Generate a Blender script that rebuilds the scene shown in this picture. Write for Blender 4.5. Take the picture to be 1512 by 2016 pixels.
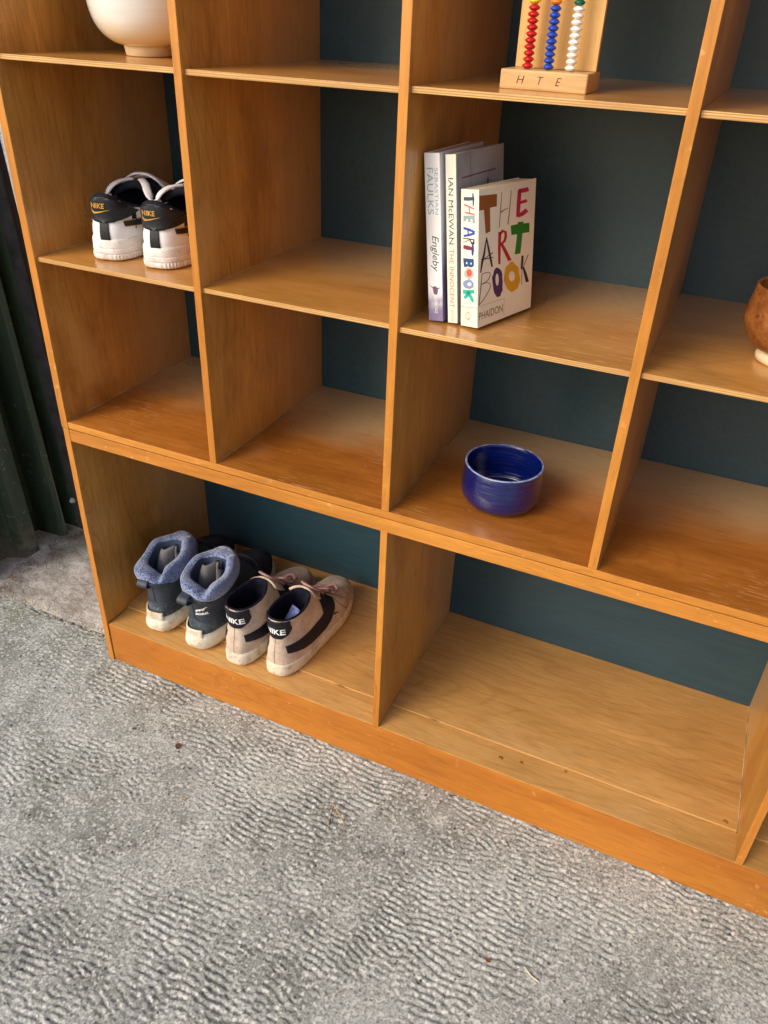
import bpy, bmesh, math, random
import numpy as np
from mathutils import Vector, Matrix
from mathutils.bvhtree import BVHTree

random.seed(4)
rng = np.random.RandomState(7)
scene = bpy.context.scene
R = math.radians
for o in list(bpy.data.objects):
    bpy.data.objects.remove(o)

# ------------------------------------------------------------------ camera
cam = bpy.data.cameras.new('camera')
cam.sensor_fit = 'HORIZONTAL'
cam.sensor_width = 36.0
cam.lens = 36.0 * 1559.1 / 1512.0
cam.clip_start, cam.clip_end = 0.02, 200.0
camera = bpy.data.objects.new('camera', cam)
scene.collection.objects.link(camera)
camera.matrix_world = (Matrix.Translation((0.9916, -0.8858, 1.1624)) @ Matrix.Rotation(0.4091, 4, 'Z')
                       @ Matrix.Rotation(1.0006, 4, 'X') @ Matrix.Rotation(0.0434, 4, 'Z'))
scene.camera = camera

# ------------------------------------------------------------------ daylight
SUN_AZ, SUN_EL = R(210.0), R(33.0)
world = bpy.data.worlds.new('World')
scene.world = world
world.use_nodes = True
wn = world.node_tree
sky = wn.nodes.new('ShaderNodeTexSky')
sky.sky_type = 'NISHITA'
sky.sun_disc = False
sky.sun_elevation, sky.sun_rotation = SUN_EL, SUN_AZ
sky.air_density, sky.dust_density, sky.ozone_density = 1.0, 3.5, 0.4
wn.links.new(sky.outputs[0], wn.nodes['Background'].inputs[0])
wn.nodes['Background'].inputs[1].default_value = 0.15
sl = bpy.data.lights.new('sun', 'SUN')
sl.energy = 0.75
sl.angle = R(28.0)
sl.color = (1.0, 0.95, 0.87)
sun = bpy.data.objects.new('sun', sl)
scene.collection.objects.link(sun)
to_sun = Vector((math.sin(SUN_AZ) * math.cos(SUN_EL), math.cos(SUN_AZ) * math.cos(SUN_EL), math.sin(SUN_EL)))
sun.rotation_euler = to_sun.to_track_quat('Z', 'Y').to_euler()
sun.location = to_sun * 5

vs = scene.view_settings
vs.view_transform = 'Standard'
vs.look = 'None'
vs.exposure = 0.66
vs.gamma = 1.0
vs.use_curve_mapping = False

# ------------------------------------------------------------------ node helper
class NT:
    def __init__(self, name):
        self.m = bpy.data.materials.new(name)
        self.m.use_nodes = True
        self.t = self.m.node_tree
        self.b = self.t.nodes['Principled BSDF']
        self._c = None
    def n(self, typ, **kw):
        nd = self.t.nodes.new('ShaderNode' + typ)
        for k, v in kw.items():
            setattr(nd, k, v)
        return nd
    def put(self, sock, v):
        if v is None:
            return
        if isinstance(v, bpy.types.NodeSocket):
            self.t.links.new(v, sock)
        else:
            if isinstance(v, (tuple, list)) and len(v) == 3 and sock.type == 'RGBA':
                v = (*v, 1)
            sock.default_value = v
    def coord(self, rand=True):
        if self._c is None:
            c = self.n('TexCoord').outputs['Object']
            if rand:
                oi = self.n('ObjectInfo').outputs['Random']
                mul = self.math('MULTIPLY', oi, 13.7)
                add = self.n('VectorMath', operation='ADD')
                self.put(add.inputs[0], c); self.put(add.inputs[1], mul)
                c = add.outputs[0]
            self._c = c
        return self._c
    def map(self, scale=(1, 1, 1), rot=(0, 0, 0), vec=None, loc=(0, 0, 0)):
        m = self.n('Mapping')
        self.put(m.inputs['Vector'], vec or self.coord())
        m.inputs['Scale'].default_value = scale
        m.inputs['Rotation'].default_value = rot
        m.inputs['Location'].default_value = loc
        return m.outputs[0]
    def noise(self, scale, detail=2, rough=.5, vec=None, dist=0):
        t = self.n('TexNoise')
        self.put(t.inputs['Vector'], vec or self.coord())
        t.inputs['Scale'].default_value = scale
        t.inputs['Detail'].default_value = detail
        t.inputs['Roughness'].default_value = rough
        t.inputs['Distortion'].default_value = dist
        return t.outputs[0]
    def voro(self, scale, vec=None, feature='F1', rand=1.0):
        t = self.n('TexVoronoi', feature=feature)
        self.put(t.inputs['Vector'], vec or self.coord())
        t.inputs['Scale'].default_value = scale
        t.inputs['Randomness'].default_value = rand
        return t.outputs['Distance']
    def math(self, op, a, b=0.0, clamp=False):
        m = self.n('Math', operation=op, use_clamp=clamp)
        self.put(m.inputs[0], a); self.put(m.inputs[1], b)
        return m.outputs[0]
    def range(self, v, a, b, c=0., d=1.):
        m = self.n('MapRange', interpolation_type='SMOOTHSTEP')
        for k, x in zip(('Value', 'From Min', 'From Max', 'To Min', 'To Max'), (v, a, b, c, d)):
            self.put(m.inputs[k], x)
        return m.outputs[0]
    def mix(self, f, a, b, blend='MIX'):
        m = self.n('Mix', data_type='RGBA', blend_type=blend)
        self.put(m.inputs[0], f); self.put(m.inputs[6], a); self.put(m.inputs[7], b)
        return m.outputs[2]
    def sep(self, v=None):
        s = self.n('SeparateXYZ')
        self.put(s.inputs[0], v or self.coord())
        return s.outputs
    def bump(self, h, strength=.3, dist=.001, normal=None):
        b = self.n('Bump')
        b.inputs['Strength'].default_value = strength
        b.inputs['Distance'].default_value = dist
        self.put(b.inputs['Height'], h)
        if normal is not None:
            self.put(b.inputs['Normal'], normal)
        return b.outputs[0]
    def out(self, col, rough=.5, spec=.5, normal=None, metal=0, coat=0, coat_rough=.1, sheen=0, sss=0):
        b = self.b.inputs
        self.put(b['Base Color'], col)
        self.put(b['Roughness'], rough)
        self.put(b['Specular IOR Level'], spec)
        self.put(b['Metallic'], metal)
        self.put(b['Coat Weight'], coat)
        self.put(b['Coat Roughness'], coat_rough)
        self.put(b['Sheen Weight'], sheen)
        if sss:
            b['Subsurface Weight'].default_value = sss
            b['Subsurface Radius'].default_value = (.004, .003, .002)
        if normal is not None:
            self.put(b['Normal'], normal)
        return self.m

def flat(name, c, rough=.6, spec=.4, bump=0, bscale=300, var=.12, vscale=40, metal=0, coat=0, sheen=0):
    t = NT(name)
    n = t.noise(vscale, 3)
    col = t.mix(t.range(n, .3, .7), tuple(x * (1 - var) for x in c), tuple(min(1, x * (1 + var)) for x in c))
    nm = t.bump(t.noise(bscale, 2), bump, .0006) if bump else None
    return t.out(col, rough, spec, nm, metal, coat, sheen=sheen)

def wood(name, c1, c2, axis, rough=.33, line=.35, scratch=.0, blotch=.18, chips=0., fine=.15, figscale=5.0, coat=0., dust=0., pale_sheen=0., figmult=24.0, spots=0.):
    t = NT(name)
    sc = {'x': (.10, 1, 1), 'z': (1, 1, .10), 'y': (1, .10, 1)}[axis]
    sv = t.map(sc)
    warp = t.noise(3.0, 2, vec=t.coord())
    mid = t.noise(16, 4, .6, vec=sv)
    fin = t.noise(190, 3, .65, vec=sv)
    sc2 = tuple(.22 if s < 1 else 1 for s in sc)
    fig = t.noise(figscale, 2, .45, vec=t.map(sc2), dist=.35)
    saw = t.math('PINGPONG', t.math('MULTIPLY', fig, figmult), .5)
    ln = t.range(saw, .0, .16, 1, 0)
    big = t.noise(2.2, 3, .55)
    col = t.mix(t.range(mid, .25, .75), c1, c2)
    dark = tuple(x * k for x, k in zip(c1, (.55, .48, .40)))
    col = t.mix(t.math('MULTIPLY', t.math('MULTIPLY', ln, line), t.range(warp, .35, .6)), col, dark)
    col = t.mix(1.0, col, t.range(fin, .2, .8, 1 - fine, 1 + fine), 'MULTIPLY')
    col = t.mix(1.0, col, t.range(big, .25, .75, 1 - blotch, 1 + blotch), 'MULTIPLY')
    if spots:
        # uneven varnish: darker, redder runs and thin worn patches
        a = t.range(t.noise(7, 4, .65, vec=t.map(tuple(.45 if q < 1 else 1 for q in sc))), .52, .68, 0, spots)
        col = t.mix(a, col, tuple(x * k for x, k in zip(c1, (.62, .52, .42))))
        b2 = t.range(t.noise(6, 4, .65, vec=t.map(tuple(.6 if q < 1 else 1 for q in sc), loc=(3, 8, 5))), .56, .70, 0, spots)
        col = t.mix(b2, col, tuple(min(1, x * k + .03) for x, k in zip(c2, (1.10, 1.22, 1.5))))
    if pale_sheen:
        # paler wood towards the back, with sheen and brightness painted into the colour
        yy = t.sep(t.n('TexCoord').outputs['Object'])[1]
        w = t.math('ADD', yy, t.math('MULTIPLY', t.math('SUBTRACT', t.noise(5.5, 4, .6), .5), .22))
        col = t.mix(t.range(w, -.05, .13, 0, pale_sheen), col, (.52, .355, .175))
    pore = t.range(t.noise(330, 2, .6, vec=t.map(tuple(.07 if q < 1 else 1 for q in sc))), .60, .72, 0, .38)
    col = t.mix(pore, col, tuple(x * .45 for x in c1))
    # dark pin knots
    kn = t.range(t.voro(9), .0, .045, .75, 0)
    kn = t.math('MULTIPLY', kn, t.range(t.noise(7, 1), .55, .6))
    col = t.mix(kn, col, tuple(x * .25 for x in c1))
    rg = t.range(big, .2, .8, rough * .8, rough * 1.25)
    pale = tuple(min(1, x * k + .10) for x, k in zip(c2, (1.15, 1.25, 1.3)))
    if scratch:
        tot = None
        for a, s, q in ((.5, 26, 5.1), (-.9, 22, 9.3), (1.35, 30, 2.7)):
            r3 = (a, a * .3, a)
            v = t.map((1, 14, 14), r3, loc=(q, q, q))
            k = t.range(t.noise(s, 1, .4, vec=v), .69, .712)
            tot = k if tot is None else t.math('MAXIMUM', tot, k)
        m = t.math('MULTIPLY', tot, t.range(t.noise(5, 2), .5, .62))
        col = t.mix(t.math('MULTIPLY', m, scratch), col, pale)
        rg = t.math('ADD', rg, t.math('MULTIPLY', m, .25))
    if chips:
        ch = t.range(t.noise(48, 4, .65), .63, .67)
        ch = t.math('MULTIPLY', ch, t.range(t.noise(6, 2), .45, .6))
        col = t.mix(t.math('MULTIPLY', ch, chips), col, pale)
    if dust:
        d = t.range(t.noise(120, 4, .7), .62, .75)
        col = t.mix(t.math('MULTIPLY', d, dust), col, (.55, .47, .36))
    nm = t.bump(fin, .06, .0005)
    nm = t.bump(t.noise(26, 2), .05, .0016, nm)
    return t.out(col, rg, .5, nm, coat=coat, coat_rough=.16)

# ------------------------------------------------------------------ mesh helpers
COL = scene.collection
def link(name, me, mat=None, parent=None, smooth=False):
    o = bpy.data.objects.new(name, me)
    COL.objects.link(o)
    if mat is not None:
        for m in (mat if isinstance(mat, (list, tuple)) else [mat]):
            me.materials.append(m)
    if smooth:
        me.polygons.foreach_set('use_smooth', [True] * len(me.polygons))
    if parent is not None:
        o.parent = parent
    return o

def mesh(name, v, f, mat=None, parent=None, smooth=False):
    me = bpy.data.meshes.new(name)
    me.from_pydata([tuple(map(float, q)) for q in v], [], [tuple(map(int, q)) for q in f])
    me.validate()
    me.update()
    return link(name, me, mat, parent, smooth)

def from_bm(name, bm, mat=None, parent=None, smooth=False):
    me = bpy.data.meshes.new(name)
    bm.to_mesh(me); bm.free()
    return link(name, me, mat, parent, smooth)

def tag(o, label=None, cat=None, group=None, kind=None):
    if label: o['label'] = label
    if cat: o['category'] = cat
    if group: o['group'] = group
    if kind: o['kind'] = kind
    return o

def empty(name, loc=(0, 0, 0), rz=0., rot=None):
    o = bpy.data.objects.new(name, None)
    o.empty_display_size = .05
    COL.objects.link(o)
    o.location = loc
    o.rotation_euler = rot if rot else (0, 0, rz)
    return o

def box(name, x0, x1, y0, y1, z0, z1, mats, parent=None, bevel=.0009, seg=2, front=None, top=None):
    bm = bmesh.new()
    bmesh.ops.create_cube(bm, size=1)
    for v in bm.verts:
        v.co = Vector(((x0 + x1) / 2 + v.co.x * (x1 - x0), (y0 + y1) / 2 + v.co.y * (y1 - y0), (z0 + z1) / 2 + v.co.z * (z1 - z0)))
    if bevel:
        bmesh.ops.bevel(bm, geom=bm.edges[:], offset=bevel, segments=seg, affect='EDGES', profile=.6)
    bm.normal_update()
    for f in bm.faces:
        if front is not None and f.normal.y < -.75:
            f.material_index = front
        if top is not None and f.normal.z > .75:
            f.material_index = top
    return from_bm(name, bm, mats, parent)

def grid_faces(nr, nc, wrap=True, flip=False):
    f = []
    for i in range(nr - 1):
        for j in range(nc if wrap else nc - 1):
            a, b = i * nc + j, i * nc + (j + 1) % nc
            q = (a, b, b + nc, a + nc)
            f.append(q[::-1] if flip else q)
    return f

def lathe(name, prof, mat, parent=None, n=72, wob=0., loc=(0, 0, 0), seed=1, facemat=None):
    r2 = np.random.RandomState(seed)
    ph = r2.rand(4) * 6.28
    v = []
    for k, (r, z) in enumerate(prof):
        for j in range(n):
            a = 2 * math.pi * j / n
            w = 1 + wob * (math.sin(2 * a + ph[0]) + .6 * math.sin(3 * a + ph[1] + z * 30))
            v.append((loc[0] + r * w * math.cos(a), loc[1] + r * w * math.sin(a), loc[2] + z + wob * r * .5 * math.sin(a + ph[2]) * (z > .01)))
    f = grid_faces(len(prof), n)
    f.append(tuple(range(n))[::-1])
    f.append(tuple(range((len(prof) - 1) * n, len(prof) * n)))
    o = mesh(name, v, f, mat, parent, True)
    if facemat:
        for p in o.data.polygons:
            if len(p.vertices) == 4:
                p.material_index = facemat(p.vertices[0] // n)
    return o

def smooth_path(pts, n):
    pts = [Vector(q) for q in pts]
    P = [pts[0] * 2 - pts[1]] + pts + [pts[-1] * 2 - pts[-2]]
    out = []
    segs = len(pts) - 1
    for i in range(n):
        t = i / (n - 1) * segs
        k = min(int(t), segs - 1); t -= k
        a, b, c, d = P[k:k + 4]
        out.append(.5 * ((2 * b) + (c - a) * t + (2 * a - 5 * b + 4 * c - d) * t * t + (3 * b - a - 3 * c + d) * t ** 3))
    return out

def tube_mesh(pts, rx, ry=None, n=8, up=Vector((0, 0, 1)), taper=None):
    """tube of elliptical section; rx across, ry along 'up'"""
    ry = rx if ry is None else ry
    v, f = [], []
    m = len(pts)
    for i, p in enumerate(pts):
        d = (pts[min(i + 1, m - 1)] - pts[max(i - 1, 0)]).normalized()
        s = d.cross(up)
        s = s.normalized() if s.length > 1e-4 else Vector((1, 0, 0))
        u = s.cross(d).normalized()
        k = taper[i] if taper is not None else 1
        for j in range(n):
            a = 2 * math.pi * j / n
            v.append(p + s * rx * k * math.cos(a) + u * ry * k * math.sin(a))
    f = grid_faces(m, n)
    f.append(tuple(range(n))[::-1]); f.append(tuple(range((m - 1) * n, m * n)))
    return v, f

def tube(name, pts, rx, mat, parent=None, ry=None, n=8, res=24, up=Vector((0, 0, 1)), taper=None):
    v, f = tube_mesh(smooth_path(pts, res), rx, ry, n, up, taper)
    return mesh(name, v, f, mat, parent, True)

def shapes_bm(shapes, k=1.0):
    """2-D shapes -> flat bmesh in xy; ('P', pts) polygon, ('S', left, right) strip"""
    bm = bmesh.new()
    for s in shapes:
        if s[0] == 'P':
            bm.faces.new([bm.verts.new((x * k, y * k, 0)) for x, y in s[1]])
        else:
            a = [bm.verts.new((x * k, y * k, 0)) for x, y in s[1]]
            b = [bm.verts.new((x * k, y * k, 0)) for x, y in s[2]]
            for i in range(len(a) - 1):
                bm.faces.new((a[i], a[i + 1], b[i + 1], b[i]))
    bmesh.ops.triangulate(bm, faces=bm.faces[:])
    bm.normal_update()
    for f in bm.faces:
        if f.normal.z < 0:
            f.normal_flip()
    return bm

def text_bm(s, size, width=None, shear=0., spacing=1.0, align='LEFT', offset=0.0):
    cu = bpy.data.curves.new('lettering', 'FONT')
    cu.body = s; cu.size = size; cu.shear = shear; cu.space_character = spacing
    cu.resolution_u = 3; cu.align_x = align; cu.offset = offset
    o = bpy.data.objects.new('lettering', cu)
    COL.objects.link(o)
    dg = bpy.context.evaluated_depsgraph_get()
    me = bpy.data.meshes.new_from_object(o.evaluated_get(dg))
    bpy.data.objects.remove(o); bpy.data.curves.remove(cu)
    bm = bmesh.new(); bm.from_mesh(me); bpy.data.meshes.remove(me)
    if width:
        xs = [v.co.x for v in bm.verts]
        k = width / (max(xs) - min(xs)); x0 = min(xs)
        for v in bm.verts:
            v.co.x = (v.co.x - x0) * k
    bmesh.ops.triangulate(bm, faces=bm.faces[:])
    bm.normal_update()
    for f in bm.faces:
        if f.normal.z < 0:
            f.normal_flip()
    return bm

def place_flat(name, bm, o, ax, ay, mat, parent):
    """flat print: local x->ax, y->ay at origin o"""
    o, ax, ay = Vector(o), Vector(ax), Vector(ay)
    for v in bm.verts:
        v.co = o + ax * v.co.x + ay * v.co.y
    return from_bm(name, bm, mat, parent)

def decal(name, bm, o, ax, ay, bvh, mat, parent, off=.0007, grid=.004, thick=0., smooth=True):
    """drape a flat shape over a surface along -(ax x ay)"""
    o, ax, ay = Vector(o), Vector(ax).normalized(), Vector(ay).normalized()
    if grid:
        for axis in (0, 1):
            vals = [v.co[axis] for v in bm.verts]
            c = math.floor(min(vals) / grid) * grid + grid
            while c < max(vals):
                no = Vector((1, 0, 0)) if axis == 0 else Vector((0, 1, 0))
                bmesh.ops.bisect_plane(bm, geom=bm.verts[:] + bm.edges[:] + bm.faces[:], plane_co=no * c, plane_no=no, dist=1e-6)
                c += grid
        bmesh.ops.triangulate(bm, faces=bm.faces[:])
    bmesh.ops.remove_doubles(bm, verts=bm.verts[:], dist=1e-6)
    d = -(ax.cross(ay))
    for v in bm.verts:
        p = o + ax * v.co.x + ay * v.co.y
        h = bvh.ray_cast(p, d, .4)
        if h[0] is None:
            h = bvh.find_nearest(p - ax.cross(ay) * .02)
        nn = h[1] if h[1].dot(d) < 0 else -h[1]
        v.co = h[0] + nn * off
    bm.normal_update()
    ob = from_bm(name, bm, mat, parent, smooth)
    if thick:
        m = ob.modifiers.new('thickness', 'SOLIDIFY')
        m.thickness = thick; m.offset = 1
    return ob
scene.cycles.max_bounces = 6
scene.cycles.diffuse_bounces = 4
scene.cycles.glossy_bounces = 3
scene.cycles.transmission_bounces = 2
scene.cycles.caustics_reflective = False
scene.cycles.caustics_refractive = False
COVER_LETTERS = [
    ('brown', [('P',[(1.0,155.4),(36.7,153.3),(36.8,139.4),(22.7,139.7),(24.2,112.6),(14.6,111.3),(10.4,138.7),(1.0,139.3)])]),
    ('olive', [('S',[(45.9,154.2),(44.1,133.9),(42.5,114.6)],[(47.0,154.0),(45.7,133.7),(43.9,114.3)]), ('S',[(66.1,154.1),(64.1,134.1),(60.6,115.3)],[(67.4,153.9),(65.7,133.8),(62.6,114.9)]), ('S',[(46.3,130.8),(53.0,132.8),(61.8,134.2)],[(44.7,132.1),(52.0,133.7),(61.3,134.7)])]),
    ('magenta', [('S',[(81.0,152.6),(79.7,136.9),(79.3,121.6)],[(89.5,151.3),(88.5,135.5),(86.9,120.3)]), ('S',[(84.3,148.8),(97.1,148.0),(107.0,148.6)],[(82.5,153.6),(94.4,153.4),(103.8,153.5)]), ('S',[(88.4,135.8),(98.2,135.7),(104.2,136.1)],[(86.4,138.7),(95.5,139.6),(101.8,139.6)]), ('S',[(86.1,119.9),(97.4,121.3),(107.0,124.5)],[(81.8,123.6),(91.0,126.1),(100.1,128.9)])]),
    ('ink', [('S',[(15.7,106.3),(9.8,87.6),(6.0,79.3),(4.4,67.4)],[(17.4,105.9),(14.0,86.6),(10.4,78.1),(6.8,66.8)]), ('S',[(15.3,106.7),(19.9,91.0),(24.1,79.5),(27.9,70.0)],[(17.7,106.5),(24.1,90.7),(28.6,79.1),(31.4,69.7)]), ('S',[(6.6,81.8),(19.5,81.1),(32.6,80.7)],[(5.9,83.5),(18.9,82.4),(32.2,81.4)]), ('S',[(12.5,82.3),(23.0,84.5),(31.5,86.1)],[(11.9,82.8),(21.9,85.4),(29.9,87.4)])]),
    ('red', [('S',[(41.3,109.3),(41.2,91.5),(42.7,70.9)],[(47.8,108.2),(47.4,90.5),(47.5,70.1)]), ('S',[(46.9,104.8),(52.2,107.5),(54.0,106.7),(54.8,102.4),(52.8,97.7),(46.6,95.1)],[(42.5,107.2),(49.3,111.0),(59.5,107.3),(60.7,101.2),(58.0,95.5),(50.1,92.9)]), ('S',[(45.2,94.8),(54.6,83.0),(64.7,70.5)],[(50.7,95.3),(61.9,83.5),(72.2,70.8)])]),
    ('green', [('P',[(67.9,112.8),(83.7,112.5),(83.5,114.8),(96.5,113.8),(96.7,111.4),(110.7,110.3),(111.3,98.8),(95.2,99.8),(92.1,75.5),(79.1,76.4),(83.2,100.4),(70.1,101.4)])]),
    ('olive', [('S',[(7.9,64.3),(17.1,64.9),(23.6,63.7),(25.5,61.2),(22.1,56.7),(14.7,54.1),(6.7,53.2)],[(7.1,65.1),(16.7,65.8),(24.4,64.2),(27.1,60.8),(23.5,56.0),(15.7,53.3),(7.6,52.3)]), ('S',[(7.8,52.4),(18.8,52.5),(24.7,50.3),(26.6,46.6),(21.8,41.3),(11.7,33.3),(2.1,28.8)],[(7.2,53.3),(18.6,53.4),(25.9,50.6),(28.2,46.2),(23.3,40.6),(13.0,32.6),(3.4,28.0)]), ('S',[(8.0,65.4),(5.2,47.9),(2.0,28.6)],[(9.4,65.0),(7.1,47.5),(3.5,28.2)])]),
    ('purple', [('S',[(53.9,47.0),(53.4,42.3),(54.0,36.2),(51.1,33.7),(49.1,29.9),(45.6,30.0),(42.1,29.8),(38.8,33.1),(35.7,36.4),(33.5,41.1),(32.2,46.1),(31.0,51.2),(29.9,57.0),(32.4,60.3),(33.8,64.3),(36.4,66.5),(39.4,67.5),(42.7,66.1),(45.9,64.7),(49.3,62.2),(52.0,57.8),(52.5,52.0),(53.9,47.0)],[(44.8,51.4),(44.8,49.3),(44.5,47.4),(43.9,45.9),(43.2,44.9),(42.2,44.4),(41.2,44.6),(40.2,45.4),(39.2,46.8),(38.4,48.5),(37.8,50.6),(37.5,52.8),(37.5,54.9),(37.8,56.8),(38.3,58.3),(39.1,59.3),(40.0,59.8),(41.1,59.6),(42.1,58.8),(43.1,57.5),(43.9,55.7),(44.5,53.6),(44.8,51.4)])]),
    ('yellow', [('S',[(92.9,45.7),(94.5,40.0),(90.8,36.7),(89.0,32.0),(83.6,31.4),(79.0,30.0),(73.5,30.2),(68.3,33.6),(63.2,36.9),(60.2,42.1),(56.3,47.0),(56.2,52.3),(57.5,56.9),(58.1,61.8),(61.3,65.1),(66.1,66.2),(70.4,68.9),(76.1,67.8),(80.8,63.1),(86.1,60.7),(89.8,56.1),(90.9,50.7),(92.9,45.7)],[(81.4,48.7),(81.2,46.9),(80.5,45.3),(79.3,44.1),(77.6,43.4),(75.7,43.3),(73.6,43.6),(71.6,44.5),(69.8,45.9),(68.4,47.5),(67.4,49.4),(67.0,51.3),(67.1,53.1),(67.8,54.7),(69.1,55.9),(70.7,56.6),(72.6,56.8),(74.6,56.4),(76.6,55.6),(78.5,54.2),(79.9,52.6),(80.9,50.7),(81.4,48.7)])]),
    ('ink', [('S',[(94.8,72.3),(94.2,63.4),(94.1,55.4)],[(99.9,71.3),(99.6,62.3),(98.0,54.5)]), ('S',[(96.5,55.4),(96.9,44.8),(97.4,34.7)],[(97.8,55.1),(98.0,44.6),(98.4,34.5)]), ('S',[(109.8,71.1),(104.2,63.7),(99.5,57.8)],[(111.7,70.4),(105.7,63.1),(101.0,57.3)]), ('S',[(98.0,57.2),(103.0,46.2),(107.7,35.9)],[(102.1,57.0),(109.8,45.8),(115.4,35.4)])]),
    ('line', [('S',[(1.4,26.5),(28.6,25.9),(58.3,25.1)],[(1.2,26.9),(28.4,26.3),(58.1,25.5)]), ('S',[(57.9,25.4),(57.7,15.6),(57.7,4.2)],[(58.5,25.2),(58.3,15.5),(58.3,4.1)])]),
]
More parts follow.
